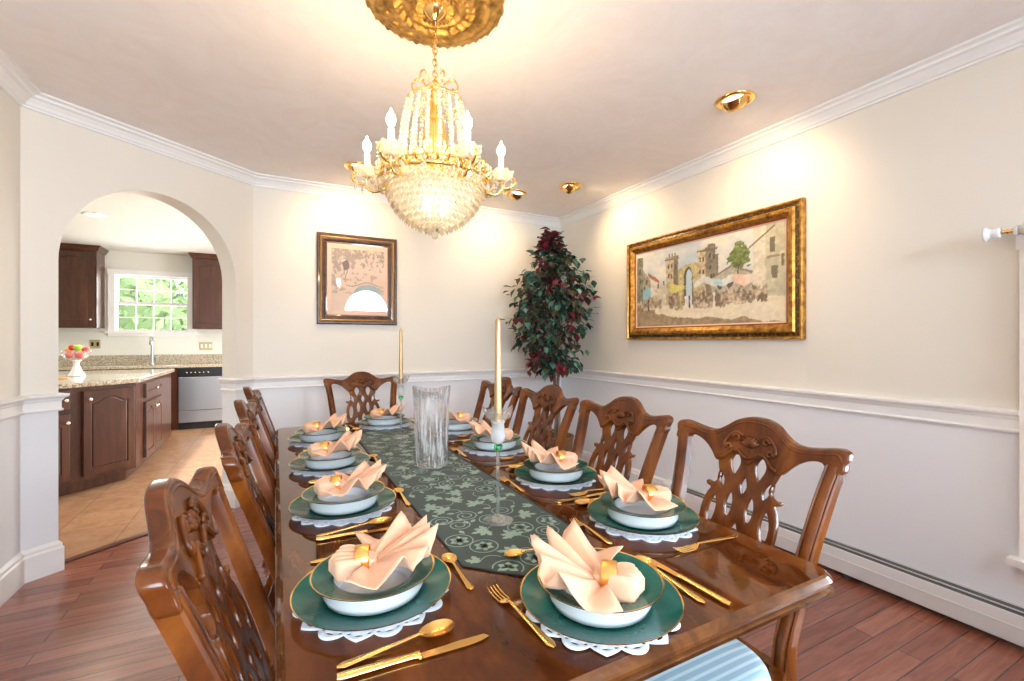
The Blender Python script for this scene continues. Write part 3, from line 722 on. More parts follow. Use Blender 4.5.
def mk_spoon(L=.19, bw=.0205, bl=.062):
    e = MB(True); y1 = L / 2; yn = y1 - bl
    v = []; f = []; n = 20; mR = 6
    for i in range(mR + 1):
        t = i / mR
        for k in range(n):
            a = 2 * pi * k / n; y = sin(a); x = cos(a) * (1 + .12 * y)
            v.append((bw * t * x, yn + bl / 2 + bl / 2 * t * y, .0015 + .0085 * t * t))
    for i in range(mR):
        for k in range(n): f.append((i * n + k, i * n + (k + 1) % n, (i + 1) * n + (k + 1) % n, (i + 1) * n + k))
    v2 = [(x, y, z - .0012) for x, y, z in v]; b = e.add(v, f, GOLD); e.add(v2, [tuple(reversed(q)) for q in f], GOLD)
    s = [(yn + .006, .005, .0012, .0085)] + handle_secs(yn, -L / 2, .0030, .0085, .0080, .0014); rounded(s, e, GOLD); beading(e, yn, -L / 2, .0030, .0085)
    return e
def mk_fork(L=.203, tl=.045, hl=.068, hw=.0125):
    e = MB(True); y1 = L / 2; yh = y1 - hl; yt = y1 - tl
    secs = []
    for i in range(8):
        t = i / 7; w = .0035 + (hw - .0035) * sin(t * pi / 2) ** 1.1; secs.append((yh + (yt - yh) * t, w, .0010, .0095 - .0065 * sin(t * pi / 2)))
    rounded(secs, e, GOLD)
    for k in range(4):
        x = (k - 1.5) * (hw * 2 - .004) / 3; e.tube([(x, yt - .003, .0030), (x, yt + tl * .35, .0022), (x, yt + tl * .75, .0040), (x * .98, y1, .0078)], [.0020, .0018, .0015, .0007], GOLD, 6)
    s = handle_secs(yh + .004, -L / 2, .0030, .0088, .0082, .0014); rounded(s, e, GOLD); beading(e, yh, -L / 2, .0030, .0088)
    return e
def mk_knife(L=.235, bl=.118):
    e = MB(True); y1 = L / 2; yb_ = y1 - bl; out = []
    for i in range(9):
        t = i / 8; out.append((.0085 * (1 - max(0, (t - .62) / .38) ** 2.2) + .0005, yb_ + bl * t))
    pts = out + [(-.0085 + (.004 * i / 5 if i > 2 else 0), y1 - .004 - (bl - .004) * i / 5 if False else y1 - .006 - (bl - .006) * i / 5) for i in range(6)]
    n = len(pts); e.add([(x, y, .0032) for x, y in pts] + [(x, y, .0018) for x, y in pts], [tuple(range(n)), tuple(range(2 * n - 1, n - 1, -1))] + [(k, n + k, n + (k + 1) % n, (k + 1) % n) for k in range(n)], GOLD, False)
    s = []
    for i in range(12):
        t = i / 11; w = .0062 + .0024 * t ** 1.5
        if i == 0: w = .0085
        if i == 11: w = .006
        s.append((yb_ + .003 - (yb_ + .003 + L / 2) * t, w, .0036 + .0010 * t, .0047))
    rounded(s, e, GOLD, 12)
    return e
PROTO = {}
def place(kind, maker, loc, rz, label, cat, group, napk=None, name=None):
    if kind not in PROTO:
        o = maker().build(name or kind, auto=60 if 'napkin' not in kind else None); 
        if kind.startswith('napkin_s'): finish_napkin(o)
        PROTO[kind] = o
    else:
        o = PROTO[kind].copy(); COL.objects.link(o)
    o.location = loc; o.rotation_euler = rz if isinstance(rz, tuple) else (0, 0, rz); props(o, label, cat, group); return o
SET = [  # cx, cy, facing rotation, napkin tail direction (world deg), phrase
    (.532, .672, 0, -42, 'at the near end of the table'),
    (.170, .902, -90, 166, 'at the nearest place on the left side'),
    (.180, 1.41, -90, 165, 'at the second place on the left side'),
    (.192, 1.90, -90, 165, 'at the third place on the left side'),
    (.200, 2.400, -90, 165, 'at the farthest place on the left side'),
    (.560, 2.665, 180, 150, 'at the far head of the table'),
    (.887, .937, 90, -22, 'at the nearest place on the right side'),
    (.885, 1.365, 90, -15, 'at the second place on the right side'),
    (.885, 1.865, 90, -20, 'at the third place on the right side'),
    (.885, 2.360, 90, -10, 'at the farthest place on the right side')]
for i, (x, y, fr_, tail, ph) in enumerate(SET):
    R = radians(fr_); z = TZ + .0004
    def L2W(lx, ly): return (x + lx * cos(R) - ly * sin(R), y + lx * sin(R) + ly * cos(R))
    zf = z
    if i in (0, 5): z += .0024      # these two overlap the runner's pointed ends
    place('lace_doily', mk_doily, (x, y, z), .2 * i, 'white scalloped lace doily under the green plates ' + ph, 'doily', 'lace doilies under the plates')
    place('charger_plate', mk_charger, (x, y, z + .0026), 0, 'large dark green gold-edged charger plate ' + ph, 'plate', 'green charger plates')
    place('rimmed_bowl', mk_bowl, (x, y, z + .0070), .3 * i, 'white rimmed bowl with green gold-edged rim ' + ph, 'bowl', 'green rimmed bowls on the chargers')
    ta = radians(tail); off = .012
    nz = z + .0070 + .0455
    nx, ny = x + cos(ta) * off, y + sin(ta) * off
    if i == 0: nx -= .024; ny -= .022
    sd = i % 3
    place('napkin_s%d' % sd, lambda: mk_napkin(sd), (nx, ny, nz - .004), ta + pi, 'peach fan-folded cloth napkin on the bowl ' + ph, 'napkin', 'peach fan napkins on the bowls', name='napkin')
    place('napkin_ring', mk_ring, (nx + cos(ta) * .010, ny + sin(ta) * .010, nz - .001), ta, 'gold band napkin ring around the peach napkin ' + ph, 'napkin ring', 'gold napkin rings')
    if i == 0: FX, SX, KX, DY = -.146, .178, .207, .235
    else: FX, SX, KX, DY = -.185, .174, .212, .172
    if i == 5: FX, SX, KX = -.18, .172, .205
    z = zf
    fy = .038 if i == 0 else (-.035 if i > 5 else .0)
    if i == 9 or i == 4: pass
    p = L2W(FX, fy); place('dinner_fork', mk_fork, (*p, z), R + (.08 if i == 0 else -.03), 'gold dinner fork lying beside the green plate ' + ph, 'fork', 'gold dinner forks')
    p = L2W(SX, .006); place('table_spoon', mk_spoon, (*p, z), R + (.06 if i else -.02), 'gold spoon between plate and knife ' + ph, 'spoon', 'gold spoons beside the plates')
    p = L2W(KX, .026 if i else .0); place('table_knife', mk_knife, (*p, z), R + (-.06 if i else .03), 'gold table knife lying outermost ' + ph, 'knife', 'gold table knives')
    p = L2W(.0 if i else -.0, DY)
    if i >= 6: place('dessert_fork', lambda: mk_fork(.165, .036, .056, .0115), (*p, z), R + radians(-90 if i != 99 else 0), 'small gold dessert fork above the plate ' + ph, 'fork', 'small gold dessert forks', name='dessert_fork')
    elif i != 5: place('dessert_spoon', lambda: mk_spoon(.155, .0165, .048), (*p, z + (.0022 if i == 0 else 0)), R + radians(90), 'small gold dessert spoon above the plate ' + ph, 'spoon', 'small gold dessert spoons', name='dessert_spoon')
# ------------------------------------------------------------------ vase, candlesticks
m = MB(True)
def vw(a, z): return 1 + .022 * abs(sin(a * 14 + sin(z * 40) * .6)) + .006 * sin(a * 37 + z * 90)
m.lathe([(.0001, 0), (.056, 0), (.060, .004), (.0605, .02), (.064, .10), (.0665, .18), (.069, .25), (.073, .300), (.0715, .302), (.0655, .25), (.0625, .18), (.060, .10), (.055, .03), (.045, .022), (.0001, .020)], VASEG, 112, wob=vw)
for k, p in enumerate(m.v):
    if p[2] > .2:
        a = atan2(p[1], p[0]); m.v[k] = (p[0], p[1], p[2] + (p[2] - .2) / .1 * .009 * cos(2 * a + .6) )
o = m.build('glass_vase'); o.location = (.545, 1.732, zr + .0006); props(o, 'tall clear cut-glass vase with wavy rim on the green runner', 'vase')
def mk_stick():
    e = empty('candlestick')
    m = MB(True); m.lathe([(.0001, 0), (.038, 0), (.041, .0015), (.041, .003), (.030, .006), (.012, .010), (.006, .016), (.0048, .03), (.0045, .12), (.005, .175), (.007, .190)], CLEARG, 40, caps=True); m.build('stem', e)
    m = MB(True); m.lathe([(.007, .1905), (.0125, .196), (.0125, .204), (.009, .209)], GREENG, 24, caps=True); m.build('green_collar', e)
    m = MB(True); m.lathe([(.009, .2095), (.017, .216), (.0195, .228), (.018, .248), (.0165, .262), (.020, .270), (.014, .270), (.0125, .250), (.0001, .248)], FROST, 32, caps=True); m.build('frosted_cup', e)
    m = MB(True)
    m.lathe([(.020, .271), (.027, .277), (.036, .288), (.041, .302), (.039, .302), (.034, .291), (.025, .281), (.0185, .275)], CLEARG, 48)
    for k, p in enumerate(m.v):
        if p[2] > .285: a = atan2(p[1], p[0]); f_ = 1 + .10 * cos(5 * a) * (p[2] - .285) / .017; m.v[k] = (p[0] * f_, p[1] * f_, p[2] + .008 * cos(5 * a))
    m.build('petal_rim', e)
    return e
st = mk_stick(); st.location = (.536, 1.112, zr + .0006); props(st, 'tall glass candlestick with green collar in front of the cut-glass vase', 'candlestick', 'glass candlesticks on the runner')
s2 = copy_tree(st); s2.location = (.564, 2.30, zr + .0006); props(s2, 'tall glass candlestick beyond the cut-glass vase, near the table head', 'candlestick', 'glass candlesticks on the runner')
m = MB(True); m.lathe([(.0001, .0), (.0108, 0), (.0108, .02), (.0075, .290), (.006, .297), (.0012, .300), (.0010, .306), (.0001, .306)], CANDG, 24)
c1 = m.build('taper_candle'); c1.location = (.536, 1.112, zr + .0006 + .2485); props(c1, 'gold taper candle standing in the nearer candlestick', 'candle', 'gold taper candles')
c2 = c1.copy(); COL.objects.link(c2); c2.location = (.564, 2.30, zr + .0006 + .2485); props(c2, 'gold taper candle standing in the farther candlestick', 'candle', 'gold taper candles')
# ------------------------------------------------------------------ pictures
def _h(i, j, s): 
    v = sin(i * 127.1 + j * 311.7 + s * 74.7) * 43758.5453; return v - math.floor(v)
def vn(x, y, s=0):
    v = 0; a = .55; t = 0
    for k in range(4):
        i, j = math.floor(x), math.floor(y); fx, fy = x - i, y - j; fx = fx * fx * (3 - 2 * fx); fy = fy * fy * (3 - 2 * fy)
        v += a * ((_h(i, j, s) * (1 - fx) + _h(i + 1, j, s) * fx) * (1 - fy) + (_h(i, j + 1, s) * (1 - fx) + _h(i + 1, j + 1, s) * fx) * fy); t += a
        x *= 2; y *= 2; a *= .6; s += 1
    return (v / t - .5) * 2.2
def fbm(x, y, s=0):
    v = 0; a = .5
    for k in range(4):
        v += a * (sin(x * 1.7 + 3.1 * k + s + 2 * sin(y * 1.3 + k)) * cos(y * 2.1 + k * 1.7 + 1.5 * sin(x * .9 + s))); x *= 2.03; y *= 2.11; a *= .55
    return v
def lin(c): return tuple((q / 255) ** 2.2 for q in c)
def paint_market(u_, v_):
    """u 0..1 left-right, v 0..1 bottom-top : a market square with towers, awnings and a tree"""
    n = vn(u_ * 46, v_ * 26); n2 = vn(u_ * 9, v_ * 6, 2); w = .006 * vn(u_ * 30, v_ * 20, 8)
    u0, v0 = u_, v_; u_ += w; v_ += w * 1.3
    k = max(0, min(1, .55 + n2 * .8)); c = tuple(a + (b - a) * k for a, b in zip((176, 190, 200), (236, 222, 200)))
    sh = lambda col, a=.16: tuple(q * (1 + a * n) for q in col)
    if u_ < .40 and v_ < .54 + .05 * sin(u_ * 20): c = sh((204, 184, 154), .2)
    if u_ < .055 and v_ < .95: c = sh((128, 128, 108), .35)
    elif u_ < .125 and v_ < .80 - (u_ - .05) * 2.6: c = sh((164, 154, 130), .3)
    if .10 < u_ < .20 and abs(v_ - (.70 - (u_ - .10) * 1.2)) < .022: c = sh((176, 120, 84))
    if .13 < u_ < .34 and v_ < .50 + (u_ - .13) * .55 - max(0, u_ - .27) * 2.6: c = sh((206, 196, 172) if u_ < .285 else (150, 140, 120))
    if .255 < u_ < .350 and v_ < .88: c = sh((186, 168, 138) if u_ < .315 else (132, 118, 98), .24)
    if .245 < u_ < .358 and .835 < v_ < .86: c = sh((136, 120, 98))
    if .27 < u_ < .335 and .86 <= v_ < .92: c = sh((150, 134, 110)) if int(u_ * 90) % 2 else c
    if .350 < u_ < .50 and v_ < .70 + .05 * sin((u_ - .35) * 16): c = sh((188, 172, 124), .24)
    if .49 < u_ < .63 and v_ < (.90 if u_ < .56 else .93 if u_ < .61 else .80): c = sh((192, 172, 138) if u_ < .545 else (134, 124, 106), .26)
    if .486 < u_ < .622 and .86 < v_ < .882: c = sh((120, 106, 86))
    ar = ((u_ - .425) / .034) ** 2 + ((max(v_, .56) - .56) / .15) ** 2 < 1 and v_ > .24
    if ar: c = (186, 202, 208) if ((u_ - .431) / .022) ** 2 + ((max(v_, .56) - .56) / .12) ** 2 < 1 else (98, 90, 76)
    for (a, b) in ((.275, .76), (.30, .76), (.33, .74), (.275, .64), (.30, .63), (.508, .77), (.530, .77), (.508, .63), (.530, .62), (.515, .50), (.575, .80), (.60, .78), (.58, .66), (.60, .56), (.585, .55), (.19, .53), (.235, .55), (.09, .60), (.03, .62), (.03, .76), (.07, .52)):
        if abs(u_ - a) < .0055 and abs(v_ - b) < .028: c = (92, 82, 70)
    if .585 < u_ < .83 and v_ < .58 - abs(u_ - .71) * .9 + .06: c = sh((174, 166, 146), .2)
    if .60 < u_ < .83 and abs(v_ - (.64 - abs(u_ - .71) * .9)) < .012: c = (140, 124, 104)
    for a in (.64, .70, .775):
        if ((u_ - a) / .019) ** 2 + ((v_ - .45) / .062) ** 2 < 1: c = (100, 94, 80)
    d = ((u_ - .755) / .072) ** 2 + ((v_ - .72) / .16) ** 2
    if d < .9 + .75 * vn(u_ * 28, v_ * 18, 4): c = tuple(q * (1 + .45 * vn(u_ * 60, v_ * 36, 5)) for q in (116, 128, 76))
    if abs(u_ - .757 - .01 * sin(v_ * 20)) < .004 and .52 < v_ < .68: c = (96, 84, 60)
    if u_ > .835: c = sh((212, 202, 178) if u_ < .90 else (192, 184, 156), .14)
    if .812 < u_ < .95 and abs(v_ - (.80 + (u_ - .812) * 1.35)) < .012: c = (134, 116, 92)
    for (a, b, w_, h_) in ((.935, .79, .013, .075), (.945, .51, .015, .065), (.985, .62, .008, .06)):
        if abs(u_ - a) < w_ and abs(v_ - b) < h_: c = (122, 112, 94)
    if abs(u_ - .94) < .032 and abs(v_ - .665) < .012: c = (146, 134, 110)
    gy = .25 + .02 * sin(u_ * 9)
    if v_ < gy: c = sh((226, 212, 184), .07)
    if v_ < .17 - .17 * u_ + .05 * n2 or (u_ < .16 and v_ < .22): c = sh((164, 142, 112), .2)
    if gy - .06 < v_ < .44 and (u_ < .10 or .12 < u_ < .22 or .275 < u_ < .385 or .46 < u_ < .91):
        q = vn(u_ * 60, v_ * 22, 5) * 1.3; top = .37 + .07 * vn(u_ * 45, 1, 3)
        if v_ < top and v_ > gy - .05 + .05 * vn(u_ * 50, 2, 4):
            c = tuple((a * (1 - k_) + b * k_) for k_ in (max(0, min(1, .5 + q)),) for a, b in zip((122, 104, 84), (208, 188, 160)))
            if vn(u_ * 90, v_ * 40, 9) > .62: c = (196, 120, 84)
            if vn(u_ * 110, v_ * 30, 12) > .60: c = (228, 218, 200)
    for a, cc in ((.105, 0), (.405, 1), (.418, 1), (.436, 0), (.447, 1), (.60, 1), (.375, 2)):
        if abs(u_ - a) < .005 + .002 * sin(v_ * 60) and .20 < v_ < .36: c = ((92, 78, 66), (226, 216, 200), (196, 184, 90))[cc]
    def quad(a0, a1, b0, b1, s0, s1, col):
        nonlocal c
        if a0 < u_ < a1:
            t = (u_ - a0) / (a1 - a0)
            if b0 + s0 * t < v_ < b1 + s1 * t: c = sh(col, .10)
    quad(.055, .125, .34, .50, .07, .02, (142, 182, 190)); quad(.125, .16, .38, .52, .04, -.05, (222, 214, 200))
    quad(.285, .335, .42, .56, -.02, -.05, (204, 196, 110)); quad(.335, .40, .42, .51, .03, -.02, (208, 200, 124))
    quad(.465, .53, .44, .50, .05, .08, (214, 210, 196)); quad(.53, .62, .50, .58, -.08, -.08, (206, 206, 196)); quad(.60, .655, .46, .52, -.04, -.02, (176, 204, 206)); quad(.655, .715, .42, .50, .04, .05, (212, 214, 208))
    quad(.715, .79, .47, .54, -.09, -.02, (226, 190, 164)); quad(.79, .885, .40, .52, .08, -.01, (224, 204, 182))
    return lin([max(0, min(255, q)) for q in c])
def paint_print(u_, v_):
    n = vn(u_ * 22, v_ * 22, 3); n2 = vn(u_ * 6, v_ * 6, 1)
    if u_ < .07 or u_ > .94 or v_ < .055 or v_ > .93: return lin((222, 184, 160))
    k = max(0, min(1, (v_ - .30) * .9 + (.55 - u_) * .7 + .25 * n2)); c = tuple(a + (b - a) * k * .6 for a, b in zip((214, 186, 166), (164, 152, 142)))
    if n > .30 - .5 * k and v_ > .3: c = tuple(q * (.86 - .10 * k) for q in c)
    if v_ > .78 + .1 * n2 or (u_ > .45 and .62 < v_ < .80 and n > .1): 
        if vn(u_ * 34, v_ * 34, 7) > .05: c = (150, 134, 122)
    if ((u_ - .30) / .060) ** 2 + ((v_ - .70) / .070) ** 2 < 1 + .5 * n: c = (112, 92, 82)
    if abs(u_ - .305 - .02 * sin(v_ * 22)) < .006 and .46 < v_ < .66: c = (120, 102, 90)
    if abs(v_ - (.44 + .03 * sin(u_ * 12))) < .006 and .30 < u_ < .85: c = (140, 134, 128)
    e = ((u_ - .66) / .24) ** 2 + ((v_ - .29) / .15) ** 2
    if e < 1 and v_ > .16: c = (150, 166, 170)  # blue-grey half-round: the arched window's reflection painted into the print
    return lin([max(0, min(255, q)) for q in c])
def picture(name, w, h, painter, nx, ny, m_canvas):
    """in local frame: x right, z up, front -y"""
    m = MB(); v = []; f = []; m.c = []
    for j in range(ny + 1):
        for i in range(nx + 1):
            v.append((-w / 2 + w * i / nx, 0, h * j / ny)); m.c.append(painter(i / nx, j / ny))
    for j in range(ny):
        for i in range(nx): a = j * (nx + 1) + i; f.append((a, a + 1, a + nx + 2, a + nx + 1))
    m.add(v, f, m_canvas, True); return m
def frame_ring(m, w, h, prof, matl):
    """prof: (inset from outer, out) closed; w,h outer size; z from 0"""
    secs = []
    for (sx, sz) in ((-1, -1), (1, -1), (1, 1), (-1, 1), (-1, -1)): secs.append([(sx * (w / 2 - i), -o, h / 2 + sz * (h / 2 - i)) for i, o in prof])
    m.loft(secs, matl, caps=False)
# oil painting, right wall
pw, ph_ = 1.466, .814
e = empty('oil_painting', (XR - .001, 2.273, 1.257), radians(-90), 'wide oil painting of a market square in an ornate gold frame on the right wall', 'painting')
iw, ih = pw - .215, ph_ - .215
m = picture('canvas', iw, ih, paint_market, 260, 130, ARTM); o = m.build('canvas', e, weld=False); o.location = (0, -.018, .1075)
m = MB(); frame_ring(m, pw, ph_, [(0, 0), (0, .030), (.006, .040), (.014, .040), (.020, .032), (.020, 0)], GFRAME); frame_ring(m, pw, ph_, [(.020, .0), (.020, .030), (.040, .034), (.040, 0)], GFRAMED)
frame_ring(m, pw, ph_, [(.040, 0), (.040, .040), (.050, .050), (.066, .050), (.076, .042), (.090, .030), (.090, 0)], GFRAME)
for side, LL in (('h', pw), ('v', ph_)):
    k = int(LL / .05)
    for j in range(1, k):
        q = -LL / 2 + LL * j / k
        if abs(q) > LL / 2 - .07: continue
        for s in (-1, 1):
            if side == 'h': zc_ = ph_ / 2 + s * (ph_ / 2 - .058); m.tube([(q - .013, -.050, zc_ - .012), (q + .013, -.050, zc_ + .012)], [.0035, .0035], GFRAME, 6)
            else: xc_ = s * (pw / 2 - .058); m.tube([(xc_ - .012, -.050, ph_ / 2 + q - .013), (xc_ + .012, -.050, ph_ / 2 + q + .013)], .0035, GFRAME, 6)
m.build('frame', e, weld=False)
m = MB(); frame_ring(m, pw, ph_, [(.090, 0), (.090, .028), (.098, .026), (.098, 0)], REDL); frame_ring(m, pw, ph_, [(.098, 0), (.098, .024), (.108, .019), (.108, 0)], LINER); m.build('liner', e, weld=False)
# framed print, back wall
pw, ph_ = .655, .758
e = empty('framed_print', (.630, YB - .001, 1.386), 0, 'dark brown framed pale floral print hanging on the back wall', 'picture')
iw, ih = pw - .16, ph_ - .16
m = picture('print', iw, ih, paint_print, 150, 170, PRINTM); o = m.build('print', e, weld=False); o.location = (0, -.014, .08)
m = MB(); frame_ring(m, pw, ph_, [(0, 0), (0, .022), (.008, .030), (.022, .030), (.026, .026), (.026, 0)], FRAMEB); frame_ring(m, pw, ph_, [(.026, 0), (.026, .029), (.034, .032), (.040, .029), (.040, 0)], FRAMEG)
frame_ring(m, pw, ph_, [(.040, 0), (.040, .026), (.052, .024), (.070, .016), (.081, .015), (.081, 0)], FRAMEB); m.build('frame', e, weld=False)
# ------------------------------------------------------------------ chandelier
CX, CY = .535, 1.657
def spot(name, loc, target, power, size, blend, col, parent=None):
    l = bpy.data.lights.new(name, 'SPOT'); l.energy = power; l.spot_size = radians(size); l.spot_blend = blend; l.color = col; l.shadow_soft_size = .04
    o = bpy.data.objects.new(name, l); COL.objects.link(o); o.location = loc; d = Vector(target) - Vector(loc); o.rotation_euler = d.to_track_quat('-Z', 'Y').to_euler(); return o
def point(name, loc, power, size, col):
    l = bpy.data.lights.new(name, 'POINT'); l.energy = power; l.shadow_soft_size = size; l.color = col
    o = bpy.data.objects.new(name, l); COL.objects.link(o); o.location = loc; return o
# ceiling medallion
m = MB(True); prof = []; N = 96
for i in range(40):
    r = .262 * (1 - i / 39) + .045 * (i / 39); prof.append((r, 0))
v = []; f = []
for i, (r, _) in enumerate(prof):
    for k in range(N):
        a = 2 * pi * k / N; t = (r - .045) / .217
        h = .012 + .020 * (1 - t) + .006 * cos(8 * pi * t)
        if t > .9: h = .010 + .004 * cos(48 * a)
        if .78 < t <= .9: h = .018
        if .2 < t < .8: h += (.011 * abs(cos(8 * a + .5 * sin(t * 16))) ** .5 * (.6 + .4 * cos(30 * t)) + .004 * sin(48 * a * (1 if t > .5 else .5) + 22 * t)) * sin(pi * (t - .2) / .6)
        if t < .14: h = .040 + .004 * cos(24 * a)
        if i == 0: h = 0
        v.append((r * (1 + (.012 * cos(24 * a) if i < 2 else 0)) * cos(a), r * (1 + (.012 * cos(24 * a) if i < 2 else 0)) * sin(a), -h))
for i in range(39):
    for k in range(N): f.append((i * N + k, i * N + (k + 1) % N, (i + 1) * N + (k + 1) % N, (i + 1) * N + k))
m.add(v, f, GILT); o = m.build('ceiling_medallion'); o.location = (CX, CY, CEIL - .0005); props(o, 'round gilded plaster medallion with leaf relief above the chandelier', 'ceiling medallion')
ch = empty('chandelier', (CX, CY, 1.63), 0, 'brass and crystal chandelier with lit candle bulbs hanging over the dining table', 'chandelier')
Z0 = 1.63
def zl(z): return z - Z0
m = MB(True); m.lathe([(.052, zl(2.528)), (.052, zl(2.515)), (.044, zl(2.485)), (.020, zl(2.465)), (.008, zl(2.455))], BRASS, 32)
for k in range(60):
    a = k * 2.4; rr = .048 * sqrt((k + 1) / 60); m.sphere((rr * cos(a), rr * sin(a), zl(2.478 + .022 * (rr / .048) ** 2)), .0062, CRYST if k % 3 else BRASS, 6, 4)
m.build('canopy', ch)
m = MB(True); z = 2.462; k = 0
while z > 2.235:
    pts = [(.009 * cos(t * pi / 4) * (1 if k % 2 else 0), .009 * cos(t * pi / 4) * (0 if k % 2 else 1), zl(z - .011 + .015 * sin(t * pi / 4))) for t in range(8)]
    m.tube(pts, .0022, BRASS, 5, closed=True); z -= .022; k += 1
m.tube([(.004 * sin(i), .004 * cos(i), zl(2.46 - .022 * i)) for i in range(11)], .0022, BRASS, 5)
m.build('chain', ch)
m = MB(True); m.lathe([(.004, zl(2.235)), (.018, zl(2.215)), (.010, zl(2.20)), (.030, zl(2.185)), (.034, zl(2.16)), (.020, zl(2.13)), (.030, zl(2.08)), (.046, zl(2.02)), (.050, zl(1.97)), (.030, zl(1.93)), (.055, zl(1.90)), (.060, zl(1.87)), (.02, zl(1.85)), (.012, zl(1.66))], BRASS, 32, caps=True); m.build('column', ch)
for k in range(6):
    a = radians(k * 60 + 35); m = MB(True)
    sp = spline([(.015, 2.19), (.06, 2.235), (.085, 2.215), (.080, 2.19), (.066, 2.20)], 4, False)
    m.tube([(cos(a) * r, sin(a) * r, zl(z)) for r, z in sp], .0035, BRASS, 6); m.sphere((cos(a) * .062, sin(a) * .062, zl(2.245)), .006, CRYST, 6, 4); m.build('top_scroll', ch)
# bands
for (r, z, th) in ((.150, 1.895, .006), (.100, 2.150, .004)):
    m = MB(True); m.tube([(r * cos(2 * pi * k / 48), r * sin(2 * pi * k / 48), zl(z)) for k in range(48)], th, BRASS, 8, closed=True); m.build('upper_band', ch)
m = MB(True); m.tube([(.196 * cos(2 * pi * k / 48), .196 * sin(2 * pi * k / 48), zl(1.848)) for k in range(48)], .010, BRASS, 8, closed=True)
for k in range(12):
    a = 2 * pi * k / 12; m.tube([(cos(a) * .05, sin(a) * .05, zl(1.89)), (cos(a) * .12, sin(a) * .12, zl(1.875)), (cos(a) * .19, sin(a) * .19, zl(1.85))], .004, BRASS, 6)
    for j in range(3): aa = a + j * .17; m.sphere((cos(aa) * .200, sin(aa) * .200, zl(1.852 + .014 * (j % 2))), .010, BRASS, 6, 4, (1, 1, 1.3))
    for j in range(3):
        aa = a + .09 + j * .17; sp = spline([(.185, 1.845), (.205, 1.862), (.215, 1.885), (.200, 1.893)], 3, False); m.tube([(cos(aa) * r, sin(aa) * r, zl(z)) for r, z in sp], [.002 + .004 * sin(pi * i / (len(sp) - 1)) for i in range(len(sp))], BRASS, 6)
m.build('ring_band', ch)
for k in range(12):
    a = 2 * pi * k / 12; m = MB()
    for i in range(11): t = i / 10; aa = a + t * pi / 6; m.sphere((cos(aa) * .198, sin(aa) * .198, zl(1.842 - .034 * sin(pi * t))), .0075, CRYST, 6, 4)
    m.sphere((cos(a) * .200, sin(a) * .200, zl(1.822)), .010, CRYST, 6, 4, (1, 1, 2.0)); m.build('bead_festoon', ch)
def bead(m, p, r, M=CRYST): m.sphere(p, r, M, 6, 4)
for k in range(18):   # long strands from the crown down to the ring
    a = 2 * pi * k / 18; m = MB(False)
    for j in range(17):
        t = j / 16; rr = .098 + .034 * sin(t * pi / 2) ** .8 ; z = 2.150 - .25 * t + .03 * sin(pi * t) * 0
        bead(m, (cos(a) * rr, sin(a) * rr, zl(z)), .0085 if j % 4 else .0065)
    m.build('bead_strand', ch)
for k in range(12):   # swags from scroll tips
    a = 2 * pi * (k + .5) / 12; m = MB(False)
    for j in range(9):
        t = j / 8; bead(m, (cos(a) * (.03 + .055 * t), sin(a) * (.03 + .055 * t), zl(2.20 - .09 * sin(pi * t * .6) - .0 * t)), .006)
    m.build('bead_swag', ch)
# basket of crystals: nearest/lower hundred as parts, rest as stuff
cr = []; tiers = [(.176, 1.822), (.173, 1.802), (.167, 1.781), (.157, 1.760), (.144, 1.740), (.127, 1.721), (.107, 1.703), (.083, 1.688), (.057, 1.675), (.030, 1.665)]
for ti, (r, z) in enumerate(tiers):
    n_ = max(6, int(2 * pi * r / .021))
    for k in range(n_): a = 2 * pi * (k + .5 * (ti % 2)) / n_; cr.append((r, a, z))
def octa(m, r, a, z, s=.0115, mt=CRYST):
    T = Matrix.Translation((cos(a) * r, sin(a) * r, zl(z))) @ Matrix.Rotation(a, 4, 'Z') @ Matrix.Rotation(-.35, 4, 'Y')
    v = [(0, 0, s * 1.35), (0, 0, -s * 1.6)] + [(s * .55 * cos(q * pi / 3), s * 1.0 * sin(q * pi / 3), 0) for q in range(6)]
    m.add(v, [(0, 2 + q, 2 + (q + 1) % 6) for q in range(6)] + [(1, 2 + (q + 1) % 6, 2 + q) for q in range(6)], mt, False, T)
camdir = atan2(-CY, -CX)
cr.sort(key=lambda q: -cos(q[1] - camdir) * q[0])
for q in cr[:100]:
    m = MB(); octa(m, *q); m.build('basket_crystal', ch)
m = MB()
for q in cr[100:]: octa(m, *q)
props(m.build('basket_crystals_back', ch), kind='stuff')
m = MB(True); m.sphere((0, 0, zl(1.648)), .014, CRYST, 8, 6, (1, 1, 1.2)); m.build('bottom_finial', ch)
m = MB(True); m.lathe([(.160, zl(1.83)), (.152, zl(1.79)), (.133, zl(1.745)), (.097, zl(1.705)), (.05, zl(1.678)), (.0001, zl(1.67))], mat('basket_inner_glass', (1.0, .93, .80), .5, trans=.35), 48); m.build('basket_liner', ch)
